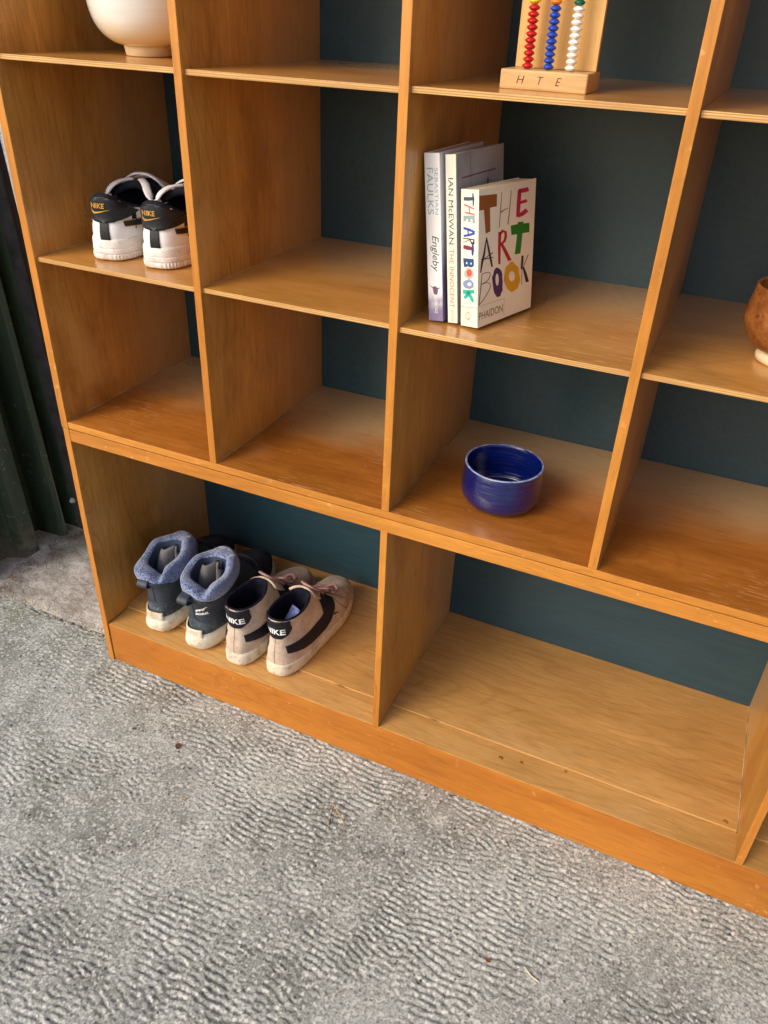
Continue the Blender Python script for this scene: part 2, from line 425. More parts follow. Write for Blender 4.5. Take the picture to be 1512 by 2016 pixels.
SPINE_LETTERS = [
    ('slate', [('S',[(4.2,149.4),(11.7,149.4),(19.7,150.6)],[(4.1,153.3),(11.4,153.5),(19.2,154.0)]), ('S',[(16.3,158.0),(16.8,150.6),(17.1,143.6)],[(18.1,158.2),(19.5,150.7),(18.7,143.5)])]),
    ('pink', [('S',[(4.4,144.0),(11.6,142.2),(19.4,139.9)],[(4.8,145.7),(12.0,143.9),(19.8,141.6)]), ('S',[(5.9,135.3),(13.1,134.5),(20.2,133.8)],[(6.1,137.1),(13.2,136.3),(20.4,135.5)]), ('S',[(11.3,143.0),(11.9,135.3)],[(12.8,143.1),(13.4,135.5)])]),
    ('greyblue', [('P',[(3.9,132.5),(20.1,133.7),(20.9,125.1),(17.4,124.5),(16.8,129.6),(14.2,129.2),(14.3,125.6),(10.9,125.5),(10.5,129.0),(7.7,128.8),(7.6,126.4),(3.8,126.5)])]),
    ('blue', [('S',[(3.7,117.0),(12.2,115.5),(20.4,113.6)],[(4.2,119.9),(12.8,118.6),(21.0,116.2)]), ('S',[(4.6,108.1),(13.0,109.7),(21.2,112.5)],[(4.1,110.5),(12.3,112.5),(20.3,115.3)]), ('S',[(9.9,117.2),(10.0,110.8)],[(11.8,117.3),(11.9,110.8)])]),
    ('ink', [('S',[(3.2,106.2),(11.5,105.9),(20.1,105.5)],[(3.2,107.2),(11.6,107.2),(20.1,106.8)]), ('S',[(18.8,106.2),(18.2,103.2),(16.6,103.0),(14.2,105.9)],[(20.4,106.1),(20.4,101.0),(15.4,100.9),(13.2,105.2)]), ('S',[(13.1,105.9),(8.5,104.0),(3.7,102.0)],[(13.4,105.1),(8.8,103.3),(3.9,101.3)])]),
    ('maroon', [('S',[(3.7,94.6),(10.4,93.5),(16.5,93.7)],[(4.2,99.0),(10.9,98.7),(16.8,97.5)])]),
    ('indigo', [('S',[(16.8,101.5),(15.8,94.9),(16.5,87.7)],[(18.9,101.5),(19.9,94.9),(18.7,87.6)])]),
    ('navy', [('P',[(3.6,83.5),(19.4,83.8),(19.9,76.1),(17.3,73.7),(12.4,73.6),(11.1,74.9),(8.7,73.2),(5.0,73.2)])]),
    ('paperdot', [('P',[(10.4,78.2),(10.4,77.7),(10.2,77.3),(9.9,77.0),(9.5,76.8),(9.0,76.8),(8.6,77.0),(8.3,77.2),(8.1,77.6),(8.0,78.1),(8.1,78.5),(8.3,78.9),(8.6,79.3),(9.0,79.4),(9.4,79.5),(9.8,79.3),(10.1,79.0),(10.4,78.7)]), ('P',[(16.8,78.2),(16.7,77.7),(16.6,77.4),(16.3,77.1),(15.9,76.9),(15.5,76.9),(15.2,77.0),(14.9,77.3),(14.7,77.6),(14.6,78.0),(14.7,78.4),(14.8,78.8),(15.1,79.1),(15.5,79.3),(15.9,79.3),(16.2,79.2),(16.5,78.9),(16.7,78.6)])]),
    ('greygreen', [('S',[(20.0,66.6),(19.5,64.7),(18.5,63.2),(17.4,61.6),(15.9,60.2),(13.8,59.8),(11.7,59.6),(9.7,60.1),(8.0,61.0),(6.0,61.9),(5.5,63.8),(5.1,65.6),(5.4,67.5),(6.8,69.0),(7.8,70.5),(9.1,72.3),(11.3,72.7),(13.5,72.5),(15.5,72.1),(16.8,70.8),(19.0,70.2),(18.8,68.1),(20.0,66.6)],[(16.8,66.4),(16.6,65.3),(16.2,64.3),(15.4,63.5),(14.4,62.9),(13.3,62.5),(12.1,62.4),(10.9,62.6),(9.9,63.2),(9.1,63.9),(8.6,64.8),(8.4,65.8),(8.5,66.9),(9.0,67.9),(9.8,68.7),(10.8,69.3),(11.9,69.7),(13.1,69.7),(14.2,69.5),(15.2,69.0),(16.0,68.3),(16.6,67.4),(16.8,66.4)])]),
    ('coral', [('P',[(17.4,66.9),(17.2,65.3),(16.5,63.9),(15.4,62.8),(14.0,62.2),(12.6,62.1),(11.2,62.5),(10.0,63.5),(9.3,64.9),(9.0,66.4),(9.2,68.0),(9.9,69.4),(11.0,70.5),(12.3,71.2),(13.8,71.2),(15.2,70.8),(16.3,69.8),(17.1,68.5)])]),
    ('lavender', [('S',[(19.5,53.6),(19.4,52.0),(19.3,50.2),(17.1,49.2),(15.5,47.9),(13.2,47.4),(11.0,47.6),(8.8,47.7),(6.7,48.2),(5.0,49.4),(4.3,51.0),(3.4,52.6),(4.0,54.3),(5.1,55.8),(6.8,57.0),(8.7,57.8),(10.7,58.6),(13.0,59.4),(15.1,58.7),(17.0,57.8),(18.2,56.5),(19.7,55.3),(19.5,53.6)],[(16.6,53.4),(16.5,52.8),(16.2,52.2),(15.6,51.7),(14.8,51.3),(13.9,51.1),(13.0,51.0),(12.1,51.1),(11.3,51.4),(10.7,51.8),(10.3,52.4),(10.2,53.0),(10.3,53.6),(10.6,54.2),(11.2,54.8),(12.0,55.2),(12.9,55.4),(13.8,55.5),(14.7,55.3),(15.5,55.0),(16.1,54.6),(16.5,54.1),(16.6,53.4)])]),
    ('teal', [('S',[(4.1,40.3),(12.1,41.6),(21.1,43.0)],[(3.7,45.1),(11.7,46.1),(20.7,47.2)]), ('S',[(11.6,44.9),(8.4,40.5),(4.6,37.1)],[(14.8,41.8),(11.1,37.2),(6.8,33.7)]), ('S',[(10.2,41.7),(14.1,36.3),(18.0,31.0)],[(13.6,44.8),(17.5,39.4),(21.0,33.8)])]),
    ('line', [('S',[(0.3,23.9),(13.6,24.4),(26.0,25.1)],[(0.4,24.5),(13.6,25.0),(26.0,25.7)]), ('S',[(15.7,14.2),(15.2,12.9),(15.1,11.5),(14.6,10.1),(13.5,9.4),(12.3,9.3),(11.2,9.0),(10.2,9.4),(9.1,9.8),(8.4,10.9),(8.2,12.3),(7.8,13.5),(7.7,14.9),(8.5,16.0),(9.1,17.2),(10.0,17.9),(11.0,18.5),(12.1,18.5),(13.2,18.1),(14.2,17.8),(14.5,16.3),(15.2,15.4),(15.7,14.2)],[(14.9,14.1),(14.8,13.0),(14.5,11.9),(13.9,11.0),(13.1,10.3),(12.3,9.9),(11.3,9.8),(10.4,10.0),(9.6,10.6),(9.0,11.4),(8.6,12.4),(8.5,13.5),(8.6,14.7),(8.9,15.8),(9.5,16.7),(10.3,17.4),(11.1,17.8),(12.1,17.8),(13.0,17.6),(13.7,17.0),(14.4,16.2),(14.8,15.2),(14.9,14.1)]), ('S',[(11.7,20.8),(11.6,14.1),(11.5,6.9)],[(12.2,20.8),(12.1,14.1),(12.0,6.9)])]),
]

# ------------------------------------------------------------------ materials of the place
M = {}
M['edge'] = wood('orange_edge_wood', (.42, .152, .019), (.52, .218, .033), 'x', .36, line=.12, chips=.5, blotch=.10, fine=.14)
M['edge_v'] = wood('orange_edge_wood_upright', (.42, .152, .019), (.52, .218, .033), 'z', .36, line=.12, chips=.5, blotch=.10, fine=.14)
M['plinth'] = wood('orange_plinth_wood', (.34, .108, .010), (.42, .158, .019), 'x', .34, line=.25, chips=.4, blotch=.12, fine=.14)
M['panel'] = wood('varnished_panel_wood', (.46, .198, .032), (.57, .268, .054), 'z', .36, line=.28, scratch=.5, blotch=.28, coat=.25, pale_sheen=.55, spots=.55)
M['shelf'] = wood('varnished_shelf_wood', (.45, .202, .040), (.55, .265, .064), 'x', .28, line=.22, scratch=.35, blotch=.24, dust=.25, pale_sheen=.7, coat=.5, spots=.35)
M['bottom'] = wood('scuffed_bottom_wood', (.32, .105, .013), (.43, .160, .026), 'x', .28, line=.18, scratch=.55, blotch=.30, dust=.35, pale_sheen=1.0, coat=.55, spots=.5)
M['floor'] = wood('pale_floor_wood', (.46, .238, .066), (.56, .305, .098), 'x', .36, line=.26, scratch=.3, blotch=.12, figscale=3.6, figmult=40., dust=.1, coat=.15, spots=.25)

def ply_edge():
    t = NT('plywood_edge')
    z = t.sep(t.coord(False))[2]
    s = t.math('PINGPONG', t.math('MULTIPLY', z, 1 / .0024), .5)
    band = t.range(s, .16, .30)
    g = t.noise(90, 3, .6, vec=t.map((.08, 1, 1)))
    col = t.mix(band, (.36, .185, .055), (.70, .44, .165))
    col = t.mix(t.range(g, .3, .75), tuple((.42, .22, .07)), col)
    col = t.mix(t.math('MULTIPLY', t.range(t.noise(40, 2, vec=t.map((.3, 1, 1))), .68, .72), .8), col, (.10, .05, .02))
    return t.out(col, .45, .4, t.bump(s, .3, .0006))
M['ply'] = ply_edge()

def teal(name, axis, k=1.0):
    t = NT(name)
    sv = t.map({'x': (.06, 1, 1), 'z': (1, 1, .06)}[axis])
    g = t.noise(170, 4, .65, vec=sv) if axis == 'x' else t.noise(120, 3, .6)
    g2 = t.noise(3, 3)
    col = t.mix(t.range(g, .3, .7), tuple(x * k for x in (.017, .048, .066)), tuple(x * k for x in (.024, .062, .082)))
    col = t.mix(1.0, col, t.range(g2, .3, .7, .85, 1.15), 'MULTIPLY')
    sp = t.range(t.voro(34), .0, .022, .8, 0)
    sp = t.math('MULTIPLY', sp, t.range(t.noise(5, 1), .58, .62))
    col = t.mix(sp, col, (.5, .55, .55))
    nm = t.bump(g, .18, .0006)
    nm = t.bump(t.noise(90, 2), .12, .001, nm)
    return t.out(col, .38, .5, nm)
M['teal'] = teal('dark_teal_paint', 'x', .85)
M['teal_v'] = teal('dark_teal_paint_upright', 'z')

def concrete(name, moss=1.0):
    t = NT(name)
    c = t.coord(False)
    big = t.noise(3.2, 4, .6)
    med = t.noise(14, 4, .65)
    fin = t.noise(260, 3, .7)
    gr = t.noise(620, 2, .6)
    col = t.mix(t.range(big, .35, .68), (.200, .206, .178), (.372, .380, .342))
    col = t.mix(t.range(med, .35, .7, 0, .6), col, (.43, .438, .402))
    # darker damp patches
    dp = t.range(t.noise(7.5, 4, .7), .56, .68, 0, .5)
    col = t.mix(dp, col, (.145, .142, .126))
    # green growth towards the wall
    s = t.sep(c)
    g = t.math('MULTIPLY', t.range(s[0], .35, -.25), t.range(t.noise(9, 4, .7), .47, .66))
    col = t.mix(t.math('MULTIPLY', g, .55 * moss), col, (.135, .155, .075))
    yl = t.range(t.noise(38, 3, .7), .62, .74, 0, .35)
    col = t.mix(yl, col, (.36, .35, .22))
    col = t.mix(1.0, col, t.range(fin, .28, .72, .52, 1.48), 'MULTIPLY')
    # sand grains, light and dark
    v = t.voro(250)
    vc = t.n('TexVoronoi'); t.put(vc.inputs['Vector'], c); vc.inputs['Scale'].default_value = 250
    rnd = t.sep(vc.outputs['Color'])[0]
    col = t.mix(t.math('MULTIPLY', t.range(rnd, .80, .86), .7), col, (.62, .60, .55))
    col = t.mix(t.math('MULTIPLY', t.range(rnd, .08, .05), .5), col, (.07, .068, .062))
    pit = t.range(t.voro(58), .10, .16, 1, 0)
    pit = t.math('MULTIPLY', pit, t.range(t.noise(30, 1), .53, .57))
    col = t.mix(t.math('MULTIPLY', pit, .8), col, (.03, .03, .028))
    h = t.math('ADD', t.math('MULTIPLY', fin, .6), t.math('MULTIPLY', gr, .4))
    h = t.math('SUBTRACT', h, pit)
    nm = t.bump(h, .6, .0012)
    nm = t.bump(v, .35, .0008, nm)
    return t.out(col, .88, .25, nm)
M['concrete'] = concrete('rippled_concrete')

def dirt():
    t = NT('dusty_ground')
    col = t.mix(t.range(t.noise(9, 4, .65), .35, .68), (.32, .285, .245), (.54, .50, .445))
    col = t.mix(t.range(t.noise(5, 3, .6), .52, .66, 0, .6), col, (.13, .145, .065))
    fin = t.noise(240, 3, .7)
    col = t.mix(1.0, col, t.range(fin, .25, .75, .65, 1.3), 'MULTIPLY')
    col = t.mix(t.range(t.noise(60, 3, .7), .66, .72, 0, .7), col, (.42, .38, .33))
    return t.out(col, .95, .15, t.bump(fin, .8, .002))
M['dirt'] = dirt()

def metal_sheet():
    t = NT('weathered_green_metal')
    st = t.noise(14, 4, .7, vec=t.map((1, 1, .12)))
    col = t.mix(t.range(st, .35, .7), (.018, .032, .020), (.042, .070, .040))
    col = t.mix(t.range(t.noise(22, 4, .7), .60, .72, 0, .55), col, (.12, .13, .095))
    col = t.mix(t.range(t.noise(70, 3, .7), .66, .71, 0, .75), col, (.20, .19, .15))
    z = t.sep(t.coord(False))[2]
    col = t.mix(t.math('MULTIPLY', t.range(z, .16, .0), t.range(t.noise(35, 4, .7), .35, .6)), col, (.16, .135, .10))
    col = t.mix(t.range(t.noise(26, 3, .6, vec=t.map((1, 1, .05))), .60, .66, 0, .5), col, (.13, .15, .12))
    return t.out(col, .5, .4, t.bump(st, .2, .001))
M['green'] = metal_sheet()
M['black'] = flat('sooty_black_metal', (.040, .038, .041), .55, .35, .3, 220, .35, 30)
M['steel'] = flat('dull_galvanised_steel', (.55, .55, .54), .45, .5, .2, 200, .15, 90, metal=.2)
M['pale_strip'] = flat('pale_grey', (.34, .40, .44), .5, .4, .1)
M['rust'] = flat('rusty_dark_trim', (.030, .016, .014), .8, .2, .3)

# ------------------------------------------------------------------ ground
def fft_noise(nx, ny, d, filt, seed):
    r2 = np.random.RandomState(seed)
    w = np.fft.fft2(r2.randn(ny, nx))
    fx = np.fft.fftfreq(nx, d)[None, :]; fy = np.fft.fftfreq(ny, d)[:, None]
    o = np.real(np.fft.ifft2(w * filt(fx, fy)))
    return (o - o.mean()) / o.std()

def build_slab():
    d = .0020
    xs = np.arange(-.62, 1.42, d); ys = np.arange(-.80, .0561, d)
    nx, ny = len(xs), len(ys)
    def ripple(per, asp):
        def f(fx, fy):
            fr = np.sqrt((fx * asp) ** 2 + fy ** 2)
            ang = np.abs(np.arctan2(fx * asp, fy + 1e-9)); ang = np.minimum(ang, np.pi - ang)
            return np.exp(-((fr - 1 / per) / (.15 / per)) ** 2) * np.exp(-(ang / .80) ** 2)
        return f
    low = lambda s: (lambda fx, fy: np.exp(-(fx ** 2 + fy ** 2) * (s * 2.2) ** 2))
    n1 = fft_noise(nx, ny, d, ripple(.0108, 1.55), 3)
    n2 = fft_noise(nx, ny, d, ripple(.0098, 1.25), 5)
    sel = 1 / (1 + np.exp(-3 * fft_noise(nx, ny, d, low(.09), 8)))
    n = n1 * sel + n2 * (1 - sel)
    n = n / n.std()
    amp = np.clip(.85 + .48 * fft_noise(nx, ny, d, low(.075), 11), .04, 1.25)
    X, Y = np.meshgrid(xs, ys)
    amp *= np.clip((X + .18) / .35, .12, 1)                     # worn flat near the wall
    pads = np.tanh(2.2 * (n + .60))
    z = amp * .00155 * (pads - .8)
    z += .0006 * fft_noise(nx, ny, d, low(.03), 21) + .00022 * fft_noise(nx, ny, d, low(.004), 22)
    dents = fft_noise(nx, ny, d, low(.008), 31)
    z -= .0022 * np.clip(dents - 2.2, 0, 1.2)
    z -= np.clip((Y - .045) / .011, 0, 1) ** 2 * .003          # broken slab edge at the joint
    z -= np.where(Y > .03, .002 * np.abs(fft_noise(nx, ny, d, low(.006), 41)) * np.clip((Y - .03) / .02, 0, 1), 0)
    z = np.minimum(z, .0)
    ox = [-12, -5, -2.2, -1.2]; oe = [1.9, 3, 6, 12]
    oy = [-14, -6, -3, -1.6]
    XS = np.concatenate([ox, xs, oe]); YS = np.concatenate([oy, ys])
    Z = np.full((len(YS), len(XS)), -.0008)
    Z[4:, 4:4 + nx] = z
    Z[-1, :4] = -.006; Z[-1, 4 + nx:] = -.006
    GX, GY = np.meshgrid(XS, YS)
    V = np.stack([GX.ravel(), GY.ravel(), Z.ravel()], 1)
    nr, nc = Z.shape
    i = np.arange(nr - 1)[:, None] * nc + np.arange(nc - 1)[None, :]
    i = i.ravel()
    F = np.stack([i, i + 1, i + 1 + nc, i + nc], 1)
    me = bpy.data.meshes.new('ground')
    me.vertices.add(len(V)); me.vertices.foreach_set('co', V.ravel())
    me.loops.add(F.size); me.loops.foreach_set('vertex_index', F.ravel())
    me.polygons.add(len(F)); me.polygons.foreach_set('loop_start', np.arange(0, F.size, 4)); me.polygons.foreach_set('loop_total', np.full(len(F), 4))
    me.update(calc_edges=True); me.validate()
    o = link('concrete_ground', me, M['concrete'], smooth=True)
    tag(o, kind='structure')
build_slab()

def build_dirt():
    d = .004
    xs = np.arange(-.80, .30, d); ys = np.arange(.052, .60, d)
    nx, ny = len(xs), len(ys)
    low = lambda s: (lambda fx, fy: np.exp(-(fx ** 2 + fy ** 2) * (s * 2.2) ** 2))
    z = -.0022 + .0006 * fft_noise(nx, ny, d, low(.03), 51) + .0006 * fft_noise(nx, ny, d, low(.006), 52)
    X, Y = np.meshgrid(xs, ys)
    z += np.clip((-.33 - X) / .09, 0, 1) * .005                 # dust banked against the wall
    z = np.clip(z, -.012, .012)
    z = np.where(X > -.03, np.minimum(z, -.002), z)
    XS = np.concatenate([[-12, -3], xs, [2, 12]]); YS = np.concatenate([ys, [1.5, 12]])
    Z = np.full((len(YS), len(XS)), -.004); Z[:ny, 2:2 + nx] = z
    GX, GY = np.meshgrid(XS, YS)
    nr, nc = Z.shape
    o = mesh('dirt_ground', np.stack([GX.ravel(), GY.ravel(), Z.ravel()], 1), grid_faces(nr, nc, False), M['dirt'], None, True)
    tag(o, kind='structure')
build_dirt()

# crumbs of mortar along the joint: uncountable, one object
def crumbs():
    bm = bmesh.new()
    for k in range(800):
        x = random.uniform(-.42, .012)
        y = .060 + random.gauss(0, .006) + .006 * math.sin(x * 20)
        s = random.choice((.0005, .0006, .0008, .0010, .0016))
        if abs(y - .06) > .012: s *= .6
        m = Matrix.Translation((x, y, -.003 + s * .5)) @ Matrix.Rotation(random.random() * 6, 4, Vector((random.random(), random.random(), 1)).normalized()) @ Matrix.Diagonal((s * 1.5, s, s * .7, 1))
        bmesh.ops.create_icosphere(bm, subdivisions=1, radius=1, matrix=m)
    o = from_bm('mortar_crumbs', bm, flat('pale_mortar', (.55, .51, .40), .9, .2, .5, 400, .3, 60))
    tag(o, 'pale mortar crumbs scattered along the slab joint', 'crumbs', kind='stuff')
crumbs()
def debris():
    V, F = [], []
    for k in range(320):
        y = random.uniform(.02, .335)
        x = -.385 - .02 * math.sin(y * 55) + random.expovariate(30) * 1.0
        a = random.random() * 6.28; l = random.uniform(.006, .022); h = random.uniform(.002, .010)
        c = random.uniform(-.006, .006)
        p = [Vector((x, y, .004)), Vector((x + .5 * l * math.cos(a) + c, y + .5 * l * math.sin(a) - c, .004 + h)), Vector((x + l * math.cos(a), y + l * math.sin(a), .004 + random.uniform(0, h)))]
        v, f = tube_mesh(smooth_path(p, 5), random.uniform(.00025, .0006), n=4)
        o = len(V); V += v; F += [tuple(i + o for i in q) for q in f]
    o = mesh('dry_debris', V, F, flat('dry_brown_fibre', (.15, .105, .075), .9, .1, 0, 300, .5, 300))
    tag(o, 'dry brown fibres and dust swept against the corrugated wall', 'debris', kind='stuff')
debris()

# ------------------------------------------------------------------ corrugated wall at the left
def wall():
    root = empty('corrugated_wall', (-.41, .10, 0))
    tag(root, 'dark green corrugated metal wall left of the bookcase', 'wall')
    def sheet(name, plan, mat, h, dx=-.055, z0=0., thick=.0014):
        n = len(plan)
        v = []
        lv = np.linspace(0, 1, 9)
        for q in lv:
            z = z0 + (h - z0) * q
            for x, y in plan:
                v.append((x + dx * z - root.location.x, y - root.location.y, z))
        o = mesh(name, v, grid_faces(len(lv), n, False), mat, root)
        m = o.modifiers.new('thickness', 'SOLIDIFY'); m.thickness = thick; m.offset = 0
        return o
    # each pressed sheet of trapezoidal ribs, front sheet lapping the rear one
    rib = [(-.445, .0), (-.445, .052), (-.408, .060), (-.406, .100), (-.443, .108)]
    plan = []
    for k in range(1):
        for x, y in rib:
            plan.append((x, y - .005 + k * .118))
    plan += [(-.450, .118), (-.450, .158), (-.430, .172), (-.406, .180), (-.404, .218), (-.466, .226), (-.466, .262)]
    sheet('front_sheet', plan, M['green'], 2.3, z0=.002)
    plan2 = [(-.471, .232), (-.470, .262), (-.470, .281), (-.397, .287), (-.393, .301), (-.470, .306), (-.470, .333), (-.391, .3375)]
    sheet('rear_sheet', plan2, M['green'], 2.3, z0=.004)
    return root
wall()

def post():
    root = empty('wall_post', (-.39, .35, 0))
    tag(root, 'sooty black metal post between corrugated wall and bookcase', 'post')
    L = root.location
    def strip(name, x0, x1, y0, y1, z0, z1, dx, mat):
        v = []
        for z in (z0, z1):
            for x, y in ((x0, y0), (x1, y0), (x1, y1), (x0, y1)):
                v.append((x + dx * z - L.x, y - L.y, z))
        bm = bmesh.new()
        vv = [bm.verts.new(q) for q in v]
        for f in ((0, 1, 5, 4), (1, 2, 6, 5), (2, 3, 7, 6), (3, 0, 4, 7), (4, 5, 6, 7), (3, 2, 1, 0)):
            bm.faces.new([vv[i] for i in f])
        bmesh.ops.bevel(bm, geom=bm.edges[:], offset=.0015, segments=2, affect='EDGES')
        return from_bm(name, bm, mat, root)
    strip('flange', -.392, -.352, .338, .346, .0, 2.3, -.060, M['black'])
    strip('web', -.3515, -.346, .338, .352, .0, 2.3, -.060, M['rust'])
    # bolt head with washer
    bz = .085
    bx = -.386 - .060 * bz
    bm = bmesh.new()
    bmesh.ops.create_cone(bm, cap_ends=True, segments=20, radius1=.0075, radius2=.0075, depth=.0022, matrix=Matrix.Translation((bx - L.x, .3365 - L.y, bz)) @ Matrix.Rotation(R(90), 4, 'X'))
    o = from_bm('washer', bm, M['steel'], root)
    bm = bmesh.new()
    bmesh.ops.create_cone(bm, cap_ends=True, segments=6, radius1=.0052, radius2=.0047, depth=.006, matrix=Matrix.Translation((bx - L.x, .3325 - L.y, bz)) @ Matrix.Rotation(R(90), 4, 'X'))
    bmesh.ops.bevel(bm, geom=bm.edges[:], offset=.0006, segments=1, affect='EDGES')
    from_bm('bolt_head', bm, M['steel'], root)
post()
fr = box('grey_strip', -.53, -.475, .47, .50, -.004, 2.3, M['pale_strip'], None, .002)  # plain pale grey strip standing beyond the post
tag(fr, 'pale grey strip seen behind the black post', 'frame')

# ------------------------------------------------------------------ bookcase
SEAM, ZBS, S1, S2, S3, S4, ZTOP = .5322, .5449, .8203, 1.0881, 1.356, 1.624, 1.900
PL, ZRB = .0955, .5081
UX = [(0, .0140), (.3050, .3168), (.6028, .6148), (.9038, .9158), (1.2035, 1.2155), (1.5033, 1.5153), (1.803, 1.817)]
LX = [(.0012, .0135), (.6026, .6138), (1.2048, 1.2160), (1.804, 1.8158)]
DU, DL = .348, .351
low_unit = empty('lower_bookcase', (.9, .17, 0))
tag(low_unit, 'low wooden bookcase unit with wide open compartments, standing on the concrete', 'bookcase')
up_unit = empty('upper_bookcase', (.9, .17, SEAM))
tag(up_unit, 'tall wooden pigeonhole bookcase stacked on the low unit, dark teal back', 'bookcase')

def ubox(root, name, x0, x1, y0, y1, z0, z1, mats, **kw):
    o = box(name, x0, x1, y0, y1, z0, z1, mats, None, **kw)
    o.data.transform(Matrix.Translation(-root.location))
    o.parent = root
    return o
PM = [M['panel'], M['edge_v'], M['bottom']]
# lower unit
for k, (a, b) in enumerate(LX):
    if k in (0, len(LX) - 1):
        ubox(low_unit, 'side_panel', a, b, .0005, DL, 0, SEAM - .0012, PM, front=1)
    else:
        ubox(low_unit, 'divider', a, b, .0012, DL, PL + .0004, ZRB + .010, PM, front=1)
ubox(low_unit, 'plinth', LX[0][1] + .0016, LX[-1][0] - .001, .0025, .0600, .0006, PL, [M['plinth'], M['plinth'], M['floor']], front=1, top=2, bevel=.0016)
for k in range(3):
    a, b = LX[k][1] + .0006, LX[k + 1][0] - .0006
    ubox(low_unit, 'floor_board', a, b, .0605, DL, PL - .012, PL + .0032, [M['floor'], M['ply']], front=1, bevel=.0007)
ubox(low_unit, 'back_panel', LX[0][0], LX[-1][1], DL + .0001, DL + .006, PL - .012, SEAM - .002, M['teal'], bevel=0)
ubox(low_unit, 'top_rail', LX[0][1] + .0003, LX[-1][0] - .0003, .0010, .020, ZRB, SEAM - .0014, [M['edge'], M['edge']], front=1, bevel=.0012)
ubox(low_unit, 'top_panel', LX[0][1] + .0005, LX[-1][0] - .0005, .0203, DL, SEAM - .012, SEAM - .0018, M['panel'])
# upper unit
for k, (a, b) in enumerate(UX):
    if k in (0, len(UX) - 1):
        ubox(up_unit, 'side_panel', a, b, 0, DU, SEAM, ZTOP, PM, front=1)
    else:
        ubox(up_unit, 'divider', a, b, .0004, DU, ZBS + .0003, ZTOP - .013, PM, front=1)
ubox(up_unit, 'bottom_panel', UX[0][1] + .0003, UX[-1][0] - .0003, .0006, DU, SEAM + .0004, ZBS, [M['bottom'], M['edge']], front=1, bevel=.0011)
ubox(up_unit, 'top_panel', UX[0][1] + .0003, UX[-1][0] - .0003, .0006, DU, ZTOP - .0125, ZTOP, [M['panel'], M['edge']], front=1)
for k in range(6):
    a, b = UX[k][1] + .0003, UX[k + 1][0] - .0003
    for j, z in enumerate((S1, S2, S3, S4)):
        dz = (.0, .0012, -.0006, .0008, 0, .001)[(k + j) % 6] if k > 0 else 0
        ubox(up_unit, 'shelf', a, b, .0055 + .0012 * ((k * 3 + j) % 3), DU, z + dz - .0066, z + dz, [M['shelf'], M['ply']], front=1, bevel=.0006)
ubox(up_unit, 'back_panel', UX[0][0], UX[-1][1], DU + .0001, DU + .006, SEAM, ZTOP, M['teal_v'], bevel=0)

dusty = flat('pale_joint_dust', (.42, .29, .16), .9, .15, .4, 300, .35, 30)
def joint(root, x, z, y0, y1, w):
    o = ubox(root, 'joint_line', x, x + w, y0, y1, z - .0004, z + w * .8, dusty, bevel=.0004, seg=1)
for k in range(4):
    joint(up_unit, UX[k][1], ZBS, .004, DU, .0012 if k != 3 else .0008)
    joint(up_unit, UX[k][1], S1 + (.0, .0012, -.0006, .0008, 0, .001)[k % 6] * (k > 0), .012, DU, .0009)
for k in range(3):
    joint(low_unit, LX[k][1], PL + .0032, .062, DL, .0012)
ubox(low_unit, 'joint_line', LX[2][0] - .0016, LX[2][0], .062, DL, PL + .0028, PL + .0048, dusty, bevel=.0004, seg=1)
amber = flat('amber_varnish_drip', (.34, .13, .02), .15, .5, 0, 300, .1, 30, coat=.5)
for x, y, r in ((.828, .034, .0042), (.862, .040, .0035), (.934, .055, .0030), (1.186, .070, .0040)):
    z = PL + (.0032 if y > .06 else 0)
    o = lathe('varnish_drip', [(r, .0001), (r * .8, .0005), (r * .3, .0007)], amber, low_unit, 16, .06, (x - low_unit.location.x, y - low_unit.location.y, z - low_unit.location.z))

# ------------------------------------------------------------------ pottery
def glaze(name, c1, c2, rough=.12, scale=(1, 1, 9), nscale=30, speck=None, coat=.5, rings=.4):
    t = NT(name)
    n = t.noise(nscale, 3, .6, vec=t.map(scale))
    col = t.mix(t.range(n, .3, .7), c1, c2)
    if speck:
        col = t.mix(t.range(t.noise(230, 3, .7), .56, .66, 0, .85), col, speck)
    nm = t.bump(t.noise(nscale * 1.3, 2, vec=t.map(scale)), rings, .0009)
    return t.out(col, rough, .5, nm, coat=coat, coat_rough=.05)
M['blue_glaze'] = glaze('deep_blue_glaze', (.0015, .004, .055), (.003, .011, .125), .10, (.35, .35, 22), 24, coat=.8, rings=.9)
M['blue_rim'] = flat('thin_pale_blue_glaze', (.20, .26, .45), .2, .5, .1, 200, .4, 120, coat=.5)
def cream():
    t = NT('cream_glaze')
    z = t.sep(t.coord(False))[2]
    w = t.math('ADD', z, t.math('MULTIPLY', t.noise(18, 2), .012))
    col = t.mix(t.range(w, .026, .058), (.76, .71, .57), (.76, .775, .74))
    col = t.mix(t.range(t.noise(12, 3, vec=t.map((.3, .3, 18))), .4, .7, 0, .25), col, (.66, .62, .52))
    return t.out(col, .22, .5, t.bump(t.noise(16, 2, vec=t.map((.3, .3, 14))), .3, .0012), coat=.9)
M['cream'] = cream()
M['stoneware'] = flat('bare_cream_stoneware', (.66, .54, .36), .75, .3, .25, 400, .10, 50)
M['brown_glaze'] = glaze('speckled_rust_glaze', (.165, .050, .010), (.285, .105, .026), .42, (1, 1, 1), 55, (.06, .016, .005), coat=.1, rings=.5)

def thrown(prof_out, wall, floor_z):
    """outer profile from the foot up to the rim, then back down inside"""
    p = list(prof_out)
    r, z = p[-1]
    p += [(r - wall * .3, z + wall * .35), (r - wall * .8, z + wall * .2)]
    for r, z in reversed(prof_out):
        if z > floor_z + .002:
            p.append((max(r - wall, .003), z))
    p += [(prof_out[len(prof_out) // 3][0] * .55, floor_z + .0006), (.004, floor_z)]
    return p

def dense(pts, n):
    return [(max(q.x, .001), q.y) for q in smooth_path([Vector((r, z, 0)) for r, z in pts], n)]

